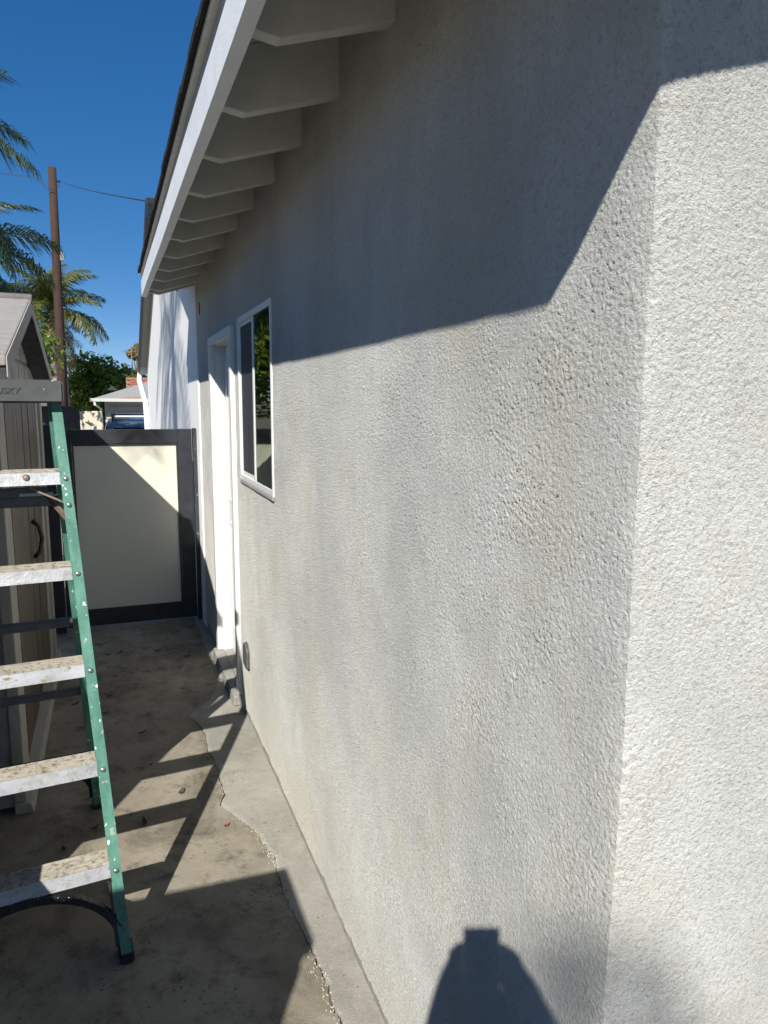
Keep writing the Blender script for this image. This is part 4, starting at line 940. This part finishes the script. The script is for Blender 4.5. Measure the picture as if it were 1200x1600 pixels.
mo = ob.modifiers.new('skin', 'SKIN'); mo.use_smooth_shade = True
for i, r_ in enumerate(radii): me.skin_vertices[0].data[i].radius = (r_, r_ * (0.72 if i in (pel, wai, chs, shd) else 1.0)); me.skin_vertices[0].data[i].use_root = (i == 0)
ob.modifiers.new('sub', 'SUBSURF').levels = 3
bm_ = bpy.data.meshes.new_from_object(ob.evaluated_get(bpy.context.evaluated_depsgraph_get()))
bpy.data.objects.remove(ob); bm_.name = 'body'
for k in ('skin', 'shirt', 'trousers', 'rubber'): bm_.materials.append(M[k])
pz = wloc(per).z
for p in bm_.polygons:
    z = p.center.z + pz; x = (p.center + wloc(per) - CAM).dot(FW)
    p.material_index = 3 if z < 0.085 else 2 if z < 1.0 else 1 if (z < 1.50 and x < -0.12) else 0
link('body', bm_, per)
mb = MB(); nlat, nlon = 8, 20
for i in range(nlat + 1):
    th = (i / nlat) * 1.75
    for k in range(nlon):
        a = 2 * math.pi * k / nlon; rr_2 = 0.112 * math.sin(th)
        fr_cut = 0.35 if (math.sin(a) > 0.35 and th > 1.0) else 1
        mb.v.append(tuple(body((rr_2 * math.cos(a) * 0.95, Bk + 0.008 + rr_2 * math.sin(a) * 1.05 * fr_cut, 1.655 + 0.112 * math.cos(th)))))
for i in range(nlat):
    for k in range(nlon): mb.f.append((i * nlon + k, i * nlon + (k + 1) % nlon, (i + 1) * nlon + (k + 1) % nlon, (i + 1) * nlon + k))
mb.build('hair', 'hair', per, smooth=True)

# ------------------------------------------------------------------ litter and broken bits on the paving
def chip(x, y, r, h, mat, name, label, cat, group=None, seed=0):
    rr_3 = random.Random(seed); n = 7; mb = MB(); top = []; bot = []
    for k in range(n):
        a = 6.283 * k / n; q = r * rr_3.uniform(0.65, 1.15); bot.append((x + q * math.cos(a), y + q * math.sin(a), 0.0095 if x > -0.2 else 0.0006)); top.append((x + q * .8 * math.cos(a), y + q * .8 * math.sin(a), h * rr_3.uniform(0.75, 1.1) + 0.004))
    mb.add(bot + top, [tuple(range(n, 2 * n))] + [(k, (k + 1) % n, n + (k + 1) % n, n + k) for k in range(n)])
    return tag(mb.build(name, mat), label, cat, group)
chip(-0.035, 4.30, 0.050, 0.055, 'footing', 'concrete_chunk', 'broken concrete chunk on the ground below the door sill', 'rubble', seed=3)
def leaf_litter(x, y, L, wd, a, mat, label, group=None):
    mb = MB(); n = 6; pts = []
    for k in range(n + 1):
        t_ = k / n; wv_ = wd * math.sin(math.pi * min(max(t_, 0.02), 0.98)); px = (t_ - 0.5) * L; zz = 0.003 + 0.012 * (2 * t_ - 1) ** 2 * L / 0.05
        for s, dz_ in ((-1, 0.004), (0, 0), (1, 0.004)):
            xx, yy = px, s * wv_; pts.append((x + xx * math.cos(a) - yy * math.sin(a), y + xx * math.sin(a) + yy * math.cos(a), zz + dz_))
    mb.add(pts, [(3 * k + j, 3 * k + j + 1, 3 * k + j + 4, 3 * k + j + 3) for k in range(n) for j in (0, 1)])
    return tag(mb.build('fallen_leaf', mat, smooth=True), label, 'leaf', group)
leaf_litter(-0.262, 2.70, 0.028, 0.008, 0.7, 'leaf_red', 'small reddish fallen leaf on the sunlit paving beside the crack')
leaf_litter(-0.41, 3.02, 0.05, 0.012, 1.1, 'leaf_brown', 'dark brown curled leaf on the shadow of the ladder rail')
rl = random.Random(4)
for k in range(16):
    x, y = rl.uniform(-0.95, -0.15), rl.uniform(2.6, 5.2)
    leaf_litter(x, y, rl.uniform(0.02, 0.06), rl.uniform(0.004, 0.012), rl.uniform(0, 3.1), 'leaf_brown', 'small dry brown leaf lying in the shaded passage', 'dry leaves littering the shaded passage')
